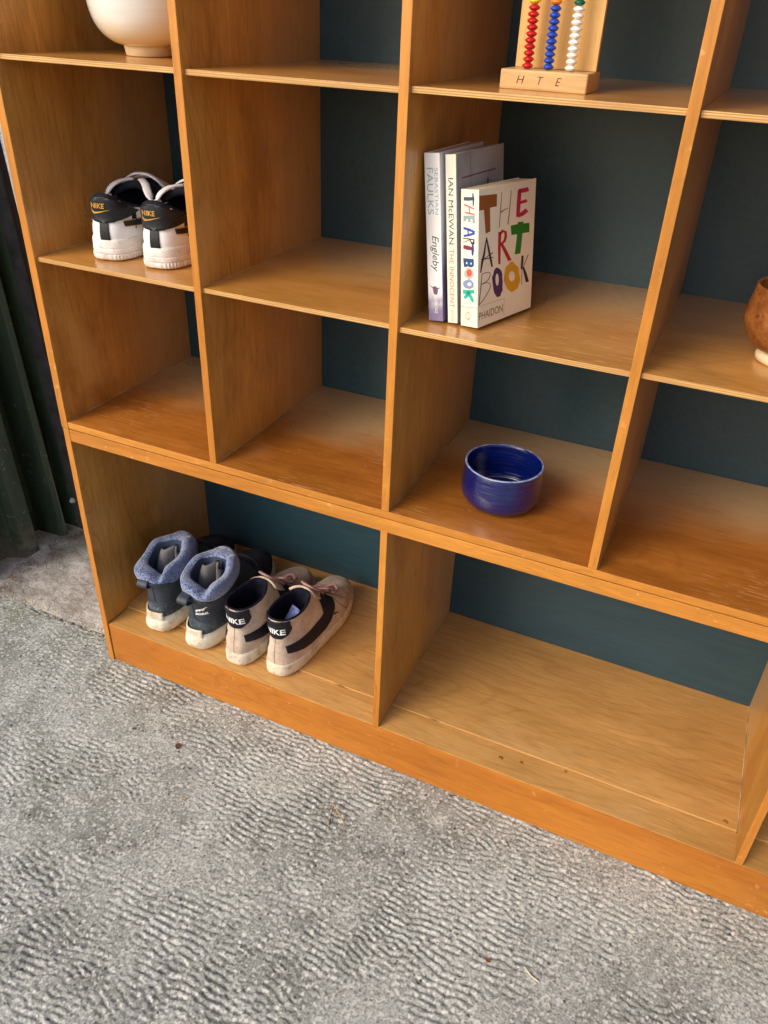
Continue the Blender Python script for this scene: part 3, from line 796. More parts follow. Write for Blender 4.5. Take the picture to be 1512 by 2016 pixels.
def pot(name, loc, label, cat, out, foot, wall, floor_z, mat, footmat, wob, seed, rim=None):
    root = empty(name, loc)
    tag(root, label, cat)
    prof = thrown(dense(out, 26), wall, floor_z)
    mats = [mat] + ([rim] if rim else [])
    fm = (lambda k: 1 if rim and 25 <= k <= 26 else 0)
    lathe('body', prof, mats, root, 80, wob, seed=seed, facemat=fm)
    if foot:
        lathe('foot_ring', foot, footmat, root, 64, wob * .5, seed=seed)
    return root

pot('glazed_bowl', (.7475, .108, ZBS + .0004), 'small deep blue glazed bowl standing alone on the scuffed shelf', 'bowl',
    [(.041, 0), (.0475, .002), (.0545, .008), (.0588, .018), (.0595, .032), (.0582, .048), (.0576, .0640)],
    None, .0038, .006, M['blue_glaze'], None, .010, 3, M['blue_rim'])
pot('cream_pot', (.1545, .145, S2 + .0004), 'cream glazed pot with a narrow foot on the topmost shelf at left', 'pot',
    [(.0345, .0125), (.045, .0155), (.0575, .0235), (.0675, .036), (.0735, .053), (.0770, .078), (.0785, .105), (.0770, .130), (.0735, .155), (.0720, .165)],
    [(.030, 0), (.0315, .0012), (.0325, .008), (.034, .0125), (.030, .014)], .005, .020, M['cream'], M['stoneware'], .004, 5)
pot('rust_bowl', (1.0635, .128, S1 + .0015), 'rusty brown speckled bowl on a pale foot at the right edge', 'bowl',
    [(.031, .0125), (.041, .0175), (.051, .028), (.0575, .043), (.0585, .054), (.0560, .070), (.0545, .0805), (.0540, .086)],
    [(.0325, 0), (.0345, .0012), (.0350, .006), (.0338, .010), (.0300, .0140), (.027, .0145)], .004, .018, M['brown_glaze'], M['stoneware'], .012, 9)

# ------------------------------------------------------------------ abacus
def abacus():
    root = empty('counting_abacus', (.744, .094, S2 + .0006), rz=R(0))
    tag(root, 'wooden counting abacus with red, blue and white bead columns', 'abacus')
    beech = wood('beech_block', (.52, .315, .125), (.62, .395, .175), 'x', .42, line=.1, chips=.2, blotch=.08)
    fleck = wood('beech_board', (.60, .335, .095), (.70, .405, .130), 'z', .40, line=.12, blotch=.06)
    W, H, D = .0960, .0195, .060
    bs = box('base', -W / 2, W / 2, -.0315, D - .0315, 0, H, beech, root, .0022, 3)
    box('back_board', -W / 2 + .0040, W / 2 - .0010, .0080, .0140, H + .0002, .235, fleck, root, .0008)
    rod = flat('bare_dowel', (.55, .36, .16), .5, .4)
    cols = {'red': (.50, .010, .014), 'blue': (.012, .060, .42), 'white': (.78, .77, .74), 'yellow': (.75, .48, .02), 'orange': (.75, .19, .015), 'green': (.006, .10, .055)}
    bm_ = {k: flat('%s_plastic_bead' % k, c, .28, .5, .03, 200, .04, 60) for k, c in cols.items()}
    prof = [(.0018, -.0029), (.0030, -.0028), (.0046, -.0017), (.0058, -.0005), (.0060, 0), (.0058, .0005), (.0046, .0017), (.0030, .0028), (.0018, .0029)]
    bead0 = lathe('bead', prof, None, None, 28)
    me0 = bead0.data
    bpy.data.objects.remove(bead0)
    for cx, lo, hi in ((-.0240, 'red', 'yellow'), (-.0010, 'blue', 'orange'), (.0235, 'white', 'green')):
        mesh_ = {}
        for k in (lo, hi):
            mesh_[k] = me0.copy(); mesh_[k].materials.append(bm_[k])
        v, f = tube_mesh([Vector((cx, -.012, H - .004)), Vector((cx, -.012, .12)), Vector((cx, -.012, .228))], .0017, n=10)
        mesh('rod', v, f, rod, root, True)
        for i in range(19):
            b = bpy.data.objects.new('bead', mesh_[lo if i < 10 else hi])
            COL.objects.link(b); b.parent = root
            b.location = (cx + random.uniform(-.0002, .0002), -.012, H + .0031 + i * .00595)
    ink = flat('burnt_ink', (.03, .015, .01), .8, .2)
    for s, cx in (('H', -.030), ('T', -.008), ('E', .0130)):
        place_flat('letter', text_bm(s, .0115, shear=.25, align='LEFT', offset=-.0002), (cx, -.0318, .0062), (1, 0, 0), (0, 0, 1), ink, bs)
abacus()

# ------------------------------------------------------------------ books
root_parts = {}
def book(name, base, W, T, H, rz, lean, covers, label):
    """local: x thickness, y from spine to fore edge, z up; base = spine front-left corner on the shelf"""
    root = empty(name, base)
    root.rotation_euler = (Matrix.Rotation(rz, 3, 'Z') @ Matrix.Rotation(lean, 3, 'Y')).to_euler()
    tag(root, label, 'book', 'paperback books leaning together')
    c = .0005
    pg = NT('book_paper_' + name)
    ln = pg.noise(900, 2, vec=pg.map((1, .02, .02)))
    pm = pg.out(pg.mix(pg.range(ln, .3, .7), (.46, .36, .22), (.66, .55, .38)), .85, .2, pg.bump(ln, .3, .0004))
    box('page_block', c, T - c, .0012, W - .0012, .0006, H - .0010, pm, root, 0)
    root_parts[root.name] = {}
    root_parts[root.name]['s'] = box('spine', 0, T, 0, .0011, 0, H, covers[0], root, .0005)
    root_parts[root.name]['f'] = box('front_cover', T - c + .00002, T, .00112, W, 0, H, covers[1], root, 0)
    box('back_cover', 0, c - .00002, .00112, W, 0, H, covers[2], root, 0)
    return root

def paper(name, c, rough=.35, var=.05):
    return flat(name, c, rough, .45, .05, 400, var, 30, coat=.1)

LEAN, RZ = R(-6.2), R(-17)
def spine_text(root, s, cap, z_top, length, xbase, mat, shear=0.):
    """reads downwards along the spine; capitals' tops to the right"""
    bm = text_bm(s, cap / .70, width=length, shear=shear)
    place_flat('spine_lettering', bm, (xbase, -.0002, z_top), (0, 0, -1), (1, 0, 0), mat, root_parts[root.name]['s'])

def engleby_print():
    t = NT('misty_violet_print')
    s = t.sep(t.coord(False))
    w = t.math('ADD', s[2], t.math('MULTIPLY', t.noise(60, 4, .65), .055))
    c1 = t.mix(t.range(w, .036, .072), (.20, .175, .31), (.90, .89, .88))
    return t.out(c1, .32, .45)
def engleby_cover():
    t = NT('violet_cover_print')
    s = t.sep(t.coord(False))
    w = t.math('ADD', s[2], t.math('MULTIPLY', t.noise(30, 4, .65), .07))
    c1 = t.mix(t.range(w, .08, .17), (.16, .13, .27), (.82, .80, .83))
    return t.out(c1, .32, .45)
e1, e2 = engleby_print(), engleby_cover()
b1 = book('violet_paperback', (.6395, .0450, S1 + .0012), .126, .0200, .1975, R(-5), LEAN, (e1, e2, e2), 'pale violet paperback leaning on the divider, leftmost of three books')
teal_ink, grey_ink, white_ink = paper('pale_teal_ink', (.30, .50, .52)), paper('dark_grey_ink', (.06, .055, .06)), paper('white_ink', (.85, .85, .85))
spine_text(b1, 'FAULKS', .0082, .1815, .0520, .0030, teal_ink)
spine_text(b1, 'SEBASTIAN', .0044, .1815, .0520, .0130, paper('grey_teal_ink', (.36, .48, .50)))
spine_text(b1, 'Engleby', .0088, .1050, .0430, .0078, grey_ink, .25)
spine_text(b1, 'VINTAGE', .0040, .0250, .0150, .0090, white_ink)
place_flat('spine_picture', shapes_bm([('P', [(2.0, 45.5), (7.0, 41), (7.6, 37), (8.4, 34), (13, 33.5), (14, 38), (14.2, 40.5), (18.4, 43), (14.2, 42.4), (12.2, 42.8), (11.8, 44), (10.2, 44), (10, 42.6), (6.6, 43)])], .001),
           (-.0002, -.0002, 0), (1, 0, 0), (0, 0, 1), paper('plum_ink', (.20, .10, .17)), root_parts[b1.name]['s'])

spm, cov = paper('cream_spine_card', (.82, .77, .64)), flat('smoky_grey_cover_print', (.36, .36, .40), .35, .45, 0, 300, .22, 14)
b2 = book('cream_spine_paperback', (.6640, .0490, S1 + .0014), .128, .0138, .1975, R(-8), LEAN, (spm, cov, cov), 'slim paperback with cream spine and smoky grey cover, middle of three')
spine_text(b2, 'IAN McEWAN', .0066, .1720, .0750, .0036, grey_ink)
spine_text(b2, 'THE INNOCENT', .0062, .0915, .0720, .0036, paper('faded_red_ink', (.48, .17, .10)))
spine_text(b2, 'VINTAGE', .0036, .0175, .0150, .0050, paper('soft_grey_ink', (.33, .31, .30)))
wine = paper('wine_red_ink', (.20, .05, .06))
place_flat('cover_lettering', shapes_bm([('S', [(14 + i, 171.2 + .4 * math.sin(i * 2.1)), (14.8 + i, 171.2 + .5 * math.sin(i * 3.3))], [(14 + i, 169.6), (14.8 + i, 169.6)]) for i in range(0, 92, 1) if i % 9 != 4], .001), (.01404, 0, 0), (0, 1, 0), (0, 0, 1), wine, root_parts[b2.name]['f'])
place_flat('cover_picture', shapes_bm([('P', [(78, 140), (88, 140), (86.5, 147), (85, 150), (84.8, 160), (83.6, 163), (83.2, 170), (82.8, 163), (81.6, 160), (81.4, 150), (80, 147)])], .001), (.01404, 0, 0), (0, 1, 0), (0, 0, 1), paper('black_ink', (.02, .015, .015)), root_parts[b2.name]['f'])
place_flat('cover_crease', shapes_bm([('S', [(36, 1), (36, 100), (36.2, 196)], [(36.7, 1), (36.6, 100), (36.9, 196)])], .001), (.01403, 0, 0), (0, 1, 0), (0, 0, 1), paper('crease_grey', (.16, .16, .18)), root_parts[b2.name]['f'])

ivory = flat('ivory_cover_card', (.82, .78, .65), .30, .45, .04, 300, .04, 20, coat=.15)
b3 = book('ivory_paperback', (.6820, .0478, S1 + .0012), .1220, .0258, .162, RZ, LEAN, (ivory, ivory, ivory), 'short thick ivory paperback covered in coloured hand-drawn letters')
INK = dict(brown=(.28, .09, .025), olive=(.10, .085, .040), magenta=(.50, .010, .095), ink=(.018, .010, .012), red=(.46, .012, .020), green=(.012, .20, .025),
           purple=(.040, .016, .110), yellow=(.66, .34, .015), line=(.30, .27, .20), slate=(.06, .09, .13), pink=(.62, .14, .13), greyblue=(.28, .37, .38), blue=(.035, .09, .42),
           maroon=(.20, .03, .06), indigo=(.05, .05, .20), navy=(.03, .07, .20), paperdot=(.74, .72, .60), greygreen=(.40, .45, .38), coral=(.70, .10, .085), lavender=(.22, .27, .48), teal=(.02, .42, .34))
INKM = {k: paper('ink_' + k, c) for k, c in INK.items()}
for k, sh in COVER_LETTERS:
    place_flat('cover_letter' if k != 'line' else 'cover_rule', shapes_bm(sh, .001), (.02590, 0, 0), (0, 1, 0), (0, 0, 1), INKM[k], root_parts[b3.name]['f'])
for q, (k, sh) in enumerate(SPINE_LETTERS):
    place_flat('spine_letter' if k != 'line' else 'spine_mark', shapes_bm(sh, .001), (0, -.00015 - .00004 * q, 0), (1, 0, 0), (0, 0, 1), INKM[k], root_parts[b3.name]['s'])
place_flat('cover_lettering', text_bm('PHAIDON', .0135, width=.0520), (.02590, .0030, .0092), (0, 1, 0), (0, 0, 1), INKM['olive'], root_parts[b3.name]['f'])

# ------------------------------------------------------------------ shoes
HT = [0, .08, .2, .35, .5, .65, .78, .9, 1.0]
HWID = [.84, .86, .86, .82, .88, .98, 1.0, .96, .90]

def rings(rows, L, W, m, nu, N):
    """horizontal slices of a shoe: rows of (back, front, width scale, z heel, z side, z front, end power)"""
    rows = np.array(rows, float)
    k = len(rows)
    P = np.vstack([2 * rows[0] - rows[1], rows, 2 * rows[-1] - rows[-2]])
    out = []
    for i in range(N):
        t = i / (N - 1) * (k - 1)
        q = min(int(t), k - 2); t -= q
        a, b, c, d = P[q:q + 4]
        r = .5 * (2 * b + (c - a) * t + (2 * a - 5 * b + 4 * c - d) * t * t + (3 * b - a - 3 * c + d) * t ** 3)
        out.append(r)
    V = np.zeros((N, nu, 3))
    th = 2 * np.pi * np.arange(nu) / nu
    s = (1 - np.cos(th)) / 2
    for i, (B, F, ws, zh, zs, zf, p) in enumerate(out):
        y = B + (F - B) * s
        t = np.clip(y / L, 0, 1)
        hw = np.interp(t, HT, HWID) * W * ws
        sn = np.sin(th)
        x = np.sign(sn) * hw * np.abs(sn) ** p
        x = x * np.where(sn * m > 0, 1.03, .97) - m * .014 * np.clip(t - .45, 0, 1) ** 1.5
        z = zh * (1 - s) * (1 - 2 * s) + 4 * zs * s * (1 - s) + zf * s * (2 * s - 1)
        V[i] = np.stack([x, y, z], 1)
    return V

def loft(name, V, mat, parent, cap0=False, cap1=False, facemat=None):
    N, nu, _ = V.shape
    f = grid_faces(N, nu)
    if cap0: f.append(tuple(range(nu))[::-1])
    if cap1: f.append(tuple(range((N - 1) * nu, N * nu)))
    vv = V.reshape(-1, 3)
    o = mesh(name, vv, f, mat, parent, True)
    if facemat:
        for p in o.data.polygons:
            p.material_index = facemat(p.center)
    return o, BVHTree.FromPolygons([Vector(q) for q in vv], f)

def inner(ring, steps):
    """rings stepping inwards from a collar ring: (inset, z offset or absolute floor)"""
    nx = np.roll(ring, -1, 0) - np.roll(ring, 1, 0)
    n2 = np.stack([nx[:, 1], -nx[:, 0]], 1)
    n2 /= np.linalg.norm(n2, axis=1)[:, None] + 1e-9
    c = ring[:, :2].mean(0)
    if ((ring[:, :2] - c) * n2).sum() < 0: n2 = -n2
    out = []
    for ins, dz, floor in steps:
        q = ring.copy()
        q[:, :2] -= n2 * ins
        # keep narrow ends from crossing over
        sgn = np.sign(ring[:, 0]); q[:, 0] = np.where(q[:, 0] * sgn < 0, 0, q[:, 0])
        q[:, 2] = ring[:, 2] + dz if floor is None else floor
        out.append(q)
    return np.array(out)

def lumps(V, a, seed, k=40):
    r2 = np.random.RandomState(seed)
    for _ in range(7):
        d = r2.randn(3) * k; ph = r2.rand() * 6.28
        w = np.sin(V @ d + ph)[..., None]
        dirn = r2.randn(3); dirn[2] *= .4
        V = V + a * w * dirn / 3
    return V

def suede():
    t = NT('dusty_pink_suede')
    n = t.noise(26, 4, .65)
    col = t.mix(t.range(n, .3, .7), (.42, .315, .235), (.59, .475, .38))
    d = t.range(t.noise(48, 4, .7), .55, .72, 0, .45)
    col = t.mix(d, col, (.22, .155, .125))
    # scuffing towards the toe
    y = t.sep(t.n('TexCoord').outputs['Object'])[1]
    col = t.mix(t.math('MULTIPLY', t.range(y, .13, .25), t.range(t.noise(30, 3, .7), .35, .6, .25, .75)), col, (.20, .15, .118))
    f = t.noise(700, 2)
    return t.out(t.mix(1., col, t.range(f, .3, .7, .85, 1.15), 'MULTIPLY'), .92, .15, t.bump(t.math('ADD', t.math('MULTIPLY', f, .3), n), .5, .0016), sheen=.25)
def old_rubber(name, c, dirty):
    t = NT(name)
    n = t.noise(40, 4, .7)
    col = t.mix(t.range(n, .42, .72), c, dirty)
    col = t.mix(t.range(t.noise(160, 3, .7), .62, .72, 0, .5), col, tuple(x * .5 for x in dirty))
    return t.out(col, .6, .4, t.bump(t.noise(90, 3), .25, .0012))
def felt():
    t = NT('mottled_blue_felt')
    n = t.noise(330, 3, .75)
    col = t.mix(t.range(n, .40, .60), (.045, .070, .185), (.255, .305, .465))
    col = t.mix(t.range(t.noise(30, 3), .45, .7, 0, .35), col, (.36, .37, .46))
    return t.out(col, .98, .1, t.bump(t.noise(420, 2), .8, .0016), sheen=.5)
def grimy_rubber():
    t = NT('grimy_navy_rubber')
    col = t.mix(t.range(t.noise(24, 3, .6), .35, .7), (.030, .042, .055), (.075, .092, .105))
    sp = t.range(t.noise(260, 3, .75), .60, .68, 0, .8)
    col = t.mix(sp, col, (.30, .30, .27))
    return t.out(col, .75, .3, t.bump(t.noise(200, 2), .3, .001))
M['suede'] = suede()
M['cupsole'] = old_rubber('worn_ivory_rubber', (.66, .58, .45), (.38, .29, .19))
M['boot_sole'] = old_rubber('stained_cream_rubber', (.68, .62, .50), (.42, .33, .21))
M['white_sole'] = old_rubber('scuffed_white_rubber', (.74, .70, .67), (.55, .48, .42))
M['navy_leather'] = flat('black_navy_leather', (.008, .009, .018), .55, .25, .15, 260, .2, 40)
M['dark_lining'] = flat('dark_navy_lining', (.010, .010, .020), .95, .1, .3, 500, .4, 60)
M['lace_pink'] = flat('mauve_pink_lace', (.36, .215, .205), .85, .2, .5, 700, .2, 80)
M['felt'] = felt()
M['grey_cloth'] = flat('grey_lining_cloth', (.15, .145, .150), .95, .1, .4, 240, .25, 30)
M['blue_lining'] = flat('slate_blue_lining', (.045, .062, .105), .95, .1, .4, 300, .3, 30)
M['nylon'] = flat('navy_nylon', (.034, .044, .062), .55, .4, .35, 60, .2, 30)
M['toe_suede'] = flat('navy_toe_suede', (.030, .033, .046), .9, .15, .4, 300, .35, 40)
M['grimy'] = grimy_rubber()
M['white_leather'] = flat('white_leather', (.78, .775, .775), .38, .45, .12, 120, .05, 26)
M['black_leather'] = flat('black_leather', (.013, .014, .017), .48, .35, .3, 160, .25, 40)
M['black_knit'] = flat('black_padded_knit', (.012, .013, .020), .9, .15, .5, 500, .3, 60)
M['gold'] = flat('gold_foil', (.66, .36, .075), .35, .5, .05, 300, .15, 120, metal=.45)
M['white_lace'] = flat('white_lace', (.74, .73, .76), .8, .25, .5, 600, .06, 60)
M['white_print'] = flat('white_print', (.82, .82, .82), .6, .3)
M['thread'] = flat('seam_thread', (.20, .14, .105), .9, .1)
M['sock_blue'] = flat('blue_woven_label', (.15, .19, .42), .8, .2, .3, 300, .5, 90)

REAR = ((1, 0, 0), (0, 0, 1))
def side_axes(sx):
    return ((0, sx, 0), (0, 0, 1))
def on_side(shapes, sx):
    out = []
    for s in shapes:
        out.append((s[0],) + tuple([(sx * y, z) for y, z in l] for l in s[1:]))
    return out

SWOOSH = [(12, 55), (30, 49), (50, 42.5), (75, 38), (100, 37), (122, 40), (144, 48), (161, 60), (170, 73), (168, 84), (159, 92), (145, 97), (127, 98),
          (134, 92), (136, 85), (132, 78), (123, 72.5), (109, 68.5), (92, 66.5), (70, 66), (45, 67), (12, 70)]

def hi_top(loc, rz, m, label):
    root = empty('suede_sneaker', loc, rz)
    tag(root, label, 'sneaker', 'suede high-top sneakers')
    L, W = .283, .048
    sole, _ = loft('sole', rings([(.004, .279, .96, .0004, .0004, .003, .62), (-.002, .284, 1.02, .004, .004, .008, .60), (-.003, .285, 1.03, .014, .013, .017, .60),
                                  (-.002, .284, 1.02, .026, .023, .025, .60), (.002, .280, .97, .0285, .0255, .0275, .60), (.012, .270, .88, .0285, .0255, .0275, .62)], L, W, m, 84, 15), M['cupsole'], root, True, True)
    rows = [(.0015, .279, .95, .022, .020, .022, .62), (.0005, .278, .97, .040, .034, .036, .62), (.003, .268, .95, .056, .046, .050, .64), (.006, .243, .89, .071, .058, .0595, .68),
            (.008, .210, .82, .085, .072, .068, .74), (.008, .174, .77, .099, .086, .081, .78), (.006, .145, .76, .113, .101, .097, .80), (.004, .124, .76, .124, .115, .114, .80), (.004, .113, .75, .132, .126, .127, .80)]
    V = lumps(rings(rows, L, W, m, 84, 40), .0011, 12 + m, 55)
    up, bvh = loft('upper', V, M['suede'], root)
    I = inner(V[-1], [(0, 0, None), (.0012, .0016, None), (.0042, .0016, None), (.0062, -.002, None), (.0070, -.02, None), (.0078, -.045, None), (.009, 0, .050), (.013, 0, .046)])
    loft('lining', I, M['dark_lining'], root, False, True)
    # heel patch with lettering
    pz = [(-25, 131), (-24, 106), (-21, 95), (-13, 88), (0, 86), (13, 88), (21, 95), (24, 106), (25, 131), (12, 129.5), (0, 129), (-12, 129.5)]
    hp = decal('heel_patch', shapes_bm([('P', pz)], .001), (0, -.1, 0), *REAR, bvh, M['navy_leather'], root, .0008, .004, .0014)
    lt = text_bm('NIKE', .0190, width=.034, offset=.0004)
    decal('heel_lettering', lt, (-.0165, -.1, .0985), *REAR, bvh, M['white_print'], hp, .0028, .004)
    for sx in (1, -1):
        decal('side_stripe', shapes_bm(on_side([('P', SWOOSH)], sx), .001), (sx * .2, 0, 0), *side_axes(sx), bvh, M['navy_leather'], root, .0007, .005, .0010)
    decal('heel_seam', shapes_bm([('S', [(-.6, 27), (-.6, 60), (-.6, 87)], [(.6, 27), (.6, 60), (.6, 87)])], .001), (0, -.1, 0), *REAR, bvh, M['thread'], root, .0004, .006)
    # overlay seam lines on each side: toe cap and eyestay
    for sx in (1, -1):
        for ln in ([(205, 30), (212, 45), (222, 58)], [(150, 100), (170, 82), (192, 66), (206, 52)], [(172, 76), (178, 60), (190, 44), (204, 30)]):
            q = [(y, z) for y, z in ln]
            decal('seam', shapes_bm(on_side([('S', [(y - .7, z - .5) for y, z in q], [(y + .7, z + .5) for y, z in q])], sx), .001), (sx * .2, 0, 0), *side_axes(sx), bvh, M['thread'], root, .0006, .006)
    # tongue
    G = []
    for j in range(9):
        a = j / 8
        row = []
        for i in range(7):
            b = (i - 3) / 3
            row.append((b * (.021 + .006 * a) - m * .003, .165 - .052 * a - .006 * b * b, .080 + .048 * a - .011 * b * b))
        G += row
    tg = mesh('tongue', G, grid_faces(9, 7, False), M['suede'], root, True)
    md = tg.modifiers.new('thickness', 'SOLIDIFY'); md.thickness = .004
    # laces: bars across the vamp and two loose loops
    for k in range(6):
        y = .140 + k * .0115
        pts = []
        for i in range(9):
            x = (i - 4) / 4 * (.0215 - .0008 * k) - m * .003
            yy = y + (.004 if k % 2 else -.004) * (x / .02) * 1.0
            h = bvh.ray_cast(Vector((x, yy, .3)), Vector((0, 0, -1)))
            z = h[0].z if h[0] else .09
            z = max(z, .112 - (yy - .13) * .62 - 14 * x * x)
            pts.append(Vector((x, yy, z + .0026)))
        v, f = tube_mesh(smooth_path(pts, 26), .0036, .0016, 8)
        mesh('lace', v, f, M['lace_pink'], root, True)
    tube('lace_loop', [(.014 - m * .003, .142, .108), (.022, .130, .120), (.018, .116, .134), (.004, .112, .140), (-.010, .122, .134), (-.016, .140, .112)], .0032, M['lace_pink'], root, .0017, 8, 36)
    tube('lace_loop', [(.008, .150, .106), (.024, .146, .114), (.031, .158, .110), (.028, .176, .096), (.020, .188, .080)], .0032, M['lace_pink'], root, .0017, 8, 36)
    tube('lace_loop', [(.0, .190, .078), (.016, .200, .084), (.027, .192, .078), (.024, .178, .082)], .0032, M['lace_pink'], root, .0017, 8, 28)
    # woven label inside
    if m > 0:
        mesh('inner_label', [(-.012, .060, .088), (.012, .052, .088), (.013, .074, .108), (-.008, .082, .108)], [(0, 1, 2, 3)], M['sock_blue'], root)
    return root

def boot(loc, rz, m, label, logo):
    root = empty('winter_boot', loc, rz)
    tag(root, label, 'boot', 'felt-cuffed winter boots')
    L, W = .285, .049
    loft('sole', rings([(.002, .278, .95, .0004, .0004, .006, .60), (-.006, .284, 1.03, .005, .004, .010, .58), (-.010, .288, 1.07, .015, .013, .018, .58), (-.008, .287, 1.06, .025, .022, .025, .58),
                        (-.001, .284, 1.0, .032, .028, .030, .58), (.001, .281, .96, .036, .031, .034, .60), (.014, .268, .86, .036, .031, .034, .62)], L, W, m, 84, 20), M['boot_sole'], root, True, True)
    rows = [(.002, .280, .95, .030, .026, .028, .62), (.003, .279, .95, .050, .044, .045, .62), (.006, .268, .93, .066, .058, .060, .64), (.006, .240, .93, .080, .070, .075, .68), (.005, .205, .93, .092, .084, .088, .72),
            (.003, .172, .94, .104, .097, .101, .74), (.001, .150, .95, .114, .110, .114, .76), (.002, .138, .93, .122, .120, .126, .76)]
    V = lumps(rings(rows, L, W, m, 84, 36), .0010, 31 + m, 60)
    fm = lambda c: 1 if (c.z < .066 and c.y < .17) else (2 if c.y > .168 else 0)
    up, bvh = loft('upper', V, [M['nylon'], M['grimy'], M['toe_suede']], root, False, False, fm)
    # piping where nylon meets rubber, toe-cap seam
    def hug(name, pts, r, mat, axis):
        q = []
        for p in smooth_path([Vector(a) for a in pts], 40):
            h = bvh.find_nearest(p)
            q.append(h[0] + (h[1] if h[1].dot(p - Vector((0, .1, .05))) > 0 else -h[1]) * r * .3)
        v, f = tube_mesh(q, r, r, 6)
        return mesh(name, v, f, mat, root, True)
    hug('piping', [(-.05, .16, .068), (-.046, .06, .067), (-.035, .0, .067), (0, -.02, .0675), (.035, .0, .067), (.046, .06, .067), (.05, .16, .068)], .0012, M['nylon'], 0)
    hug('piping', [(-.05, .17, .104), (-.046, .06, .108), (-.035, .0, .112), (0, -.02, .114), (.035, .0, .112), (.046, .06, .108), (.05, .17, .104)], .0011, M['nylon'], 0)
    hug('piping', [(-.055, .16, .05), (-.045, .185, .085), (0, .205, .12), (.045, .185, .085), (.055, .16, .05)], .0018, M['toe_suede'], 0)
    # felt cuff
    crow = [(.016, .130, .80, .106, .106, .112, .78), (.000, .132, 1.00, .115, .114, .119, .72), (-.005, .132, 1.05, .128, .125, .131, .70), (-.006, .128, 1.06, .141, .138, .145, .70), (-.002, .122, 1.00, .1485, .148, .155, .70),
            (.013, .109, .84, .1490, .150, .157, .72), (.023, .100, .67, .142, .144, .150, .74), (.026, .096, .61, .124, .126, .131, .76), (.028, .094, .58, .10, .10, .105, .78), (.03, .093, .55, .062, .062, .07, .8)]
    C = rings(crow, L, W, m, 84, 44)
    th = 2 * np.pi * np.arange(84) / 84
    dth = np.minimum(th, 2 * np.pi - th)
    dip = np.exp(-((np.minimum(np.abs(th - .35), np.abs(th - .35 - 2 * np.pi))) / .30) ** 2)
    wgt = np.clip((C[..., 2] - .122) / .025, 0, 1)
    C[..., 2] -= .019 * dip[None, :] * wgt
    C[..., 1] += .004 * dip[None, :] * wgt
    pk = np.exp(-((th - 2.3) / .35) ** 2) + .6 * np.exp(-((th - 4.4) / .4) ** 2)
    C[..., 2] += .012 * pk[None, :] * wgt
    C = lumps(lumps(C, .0030, 64 + m, 26), .0016, 44 + m, 55)
    zc = {}
    cuff, _ = loft('felt_cuff', C, [M['felt'], M['blue_lining']], root)
    nu = 84
    for p in cuff.data.polygons:
        if p.vertices[0] // nu > 27: p.material_index = 1
    # folded tongue lining inside the cuff
    for sgn, w0 in ((-1, .036), (1, .026)):
        G = []
        for j in range(10):
            a = j / 9
            for i in range(7):
                b = i / 6
                x = sgn * b * w0 * (1 - .35 * a * a) + .004
                y = .080 - .034 * math.sin(b * 2.4) * (1 - .25 * a) + .010 * b + .010 * a
                z = .090 + (.062 - .012 * b * b) * a
                G.append((x, y, z))
        tg = mesh('tongue_lining', G, grid_faces(10, 7, False), M['grey_cloth'], root, True)
        md = tg.modifiers.new('thickness', 'SOLIDIFY'); md.thickness = .005
    # felt tongue edge standing at the front
    G = []
    for j in range(8):
        a = j / 7
        for i in range(9):
            b = (i - 4) / 4
            G.append((b * .030, .108 + .010 * (1 - b * b) + .008 * a, .105 + .052 * a - .014 * b * b * a))
    tg = mesh('felt_tongue', G, grid_faces(8, 9, False), M['felt'], root, True)
    md = tg.modifiers.new('thickness', 'SOLIDIFY'); md.thickness = .006
    # pull loop and heel tab
    bvc = BVHTree.FromPolygons([v.co.copy() for v in cuff.data.vertices], [tuple(p.vertices) for p in cuff.data.polygons])
    tube('pull_loop', [(-.008, .010, .112), (-.008, -.006, .113), (-.008, -.0165, .118), (-.008, -.018, .124), (-.008, -.012, .130), (-.008, .002, .131)], .0115, M['nylon'], root, .0011, 10, 24)
    decal('heel_tab', shapes_bm([('P', [(-12, 112), (14, 110), (32, 113), (30, 119), (22, 123.5), (8, 126.5), (-12, 128)])], .001), (0, -.1, 0), *REAR, bvc, M['nylon'], root, .0016, .004, .0012)
    decal('heel_seam', shapes_bm([('S', [(-1.0, 68), (-1.0, 112)], [(.2, 68), (.2, 112)])], .001), (0, -.1, 0), *REAR, bvh, M['navy_leather'], root, .0005, .006)
    # heel plate with raised lettering
    sv = rings([(-.0030, .284, 1.0, .018, .018, .018, .58), (.0010, .282, .965, .052, .052, .052, .60)], L, W, m, 84, 5)
    bvs = BVHTree.FromPolygons([Vector(q) for q in sv.reshape(-1, 3)], grid_faces(5, 84))
    hpl = decal('heel_plate', shapes_bm([('P', [(-30, 31), (15, 31), (15, 47.5), (-8, 47), (-30, 46)])], .001), (0, -.1, 0), *REAR, bvs, M['boot_sole'], root, .0002, .004, .0030)
    decal('heel_lettering', text_bm('SOREL', .0125, width=.034), (-.024, -.1, .0345), *REAR, bvs, flat('raised_cream_rubber', (.52, .45, .34), .6, .4), hpl, .0036, .004)
    if logo:
        k = 1 / 5.4 * .72                                       # bear silhouette and lettering on the outer heel quarter
        bear = [(820, 880), (826, 855), (842, 836), (868, 826), (898, 820), (925, 806), (960, 790), (974, 789), (979, 802), (958, 815), (942, 826), (938, 846), (924, 868), (910, 870), (906, 852), (890, 852), (884, 872), (866, 874), (862, 860), (848, 866), (842, 884)]
        bp = [((x - 820) * k, (890 - y) * k * 1.0) for x, y in bear]
        ax = Vector((math.cos(R(40)), math.sin(R(40)), -.02))
        o = Vector((0, 0, 0)) + Vector((.006, .002, .081)) + Vector((math.sin(R(40)), -math.cos(R(40)), 0)) * .12
        decal('bear_emblem', shapes_bm([('P', bp)], .001), o + Vector((0, 0, .0075)), ax, (0, 0, 1), bvh, M['white_print'], root, .0012, .004)
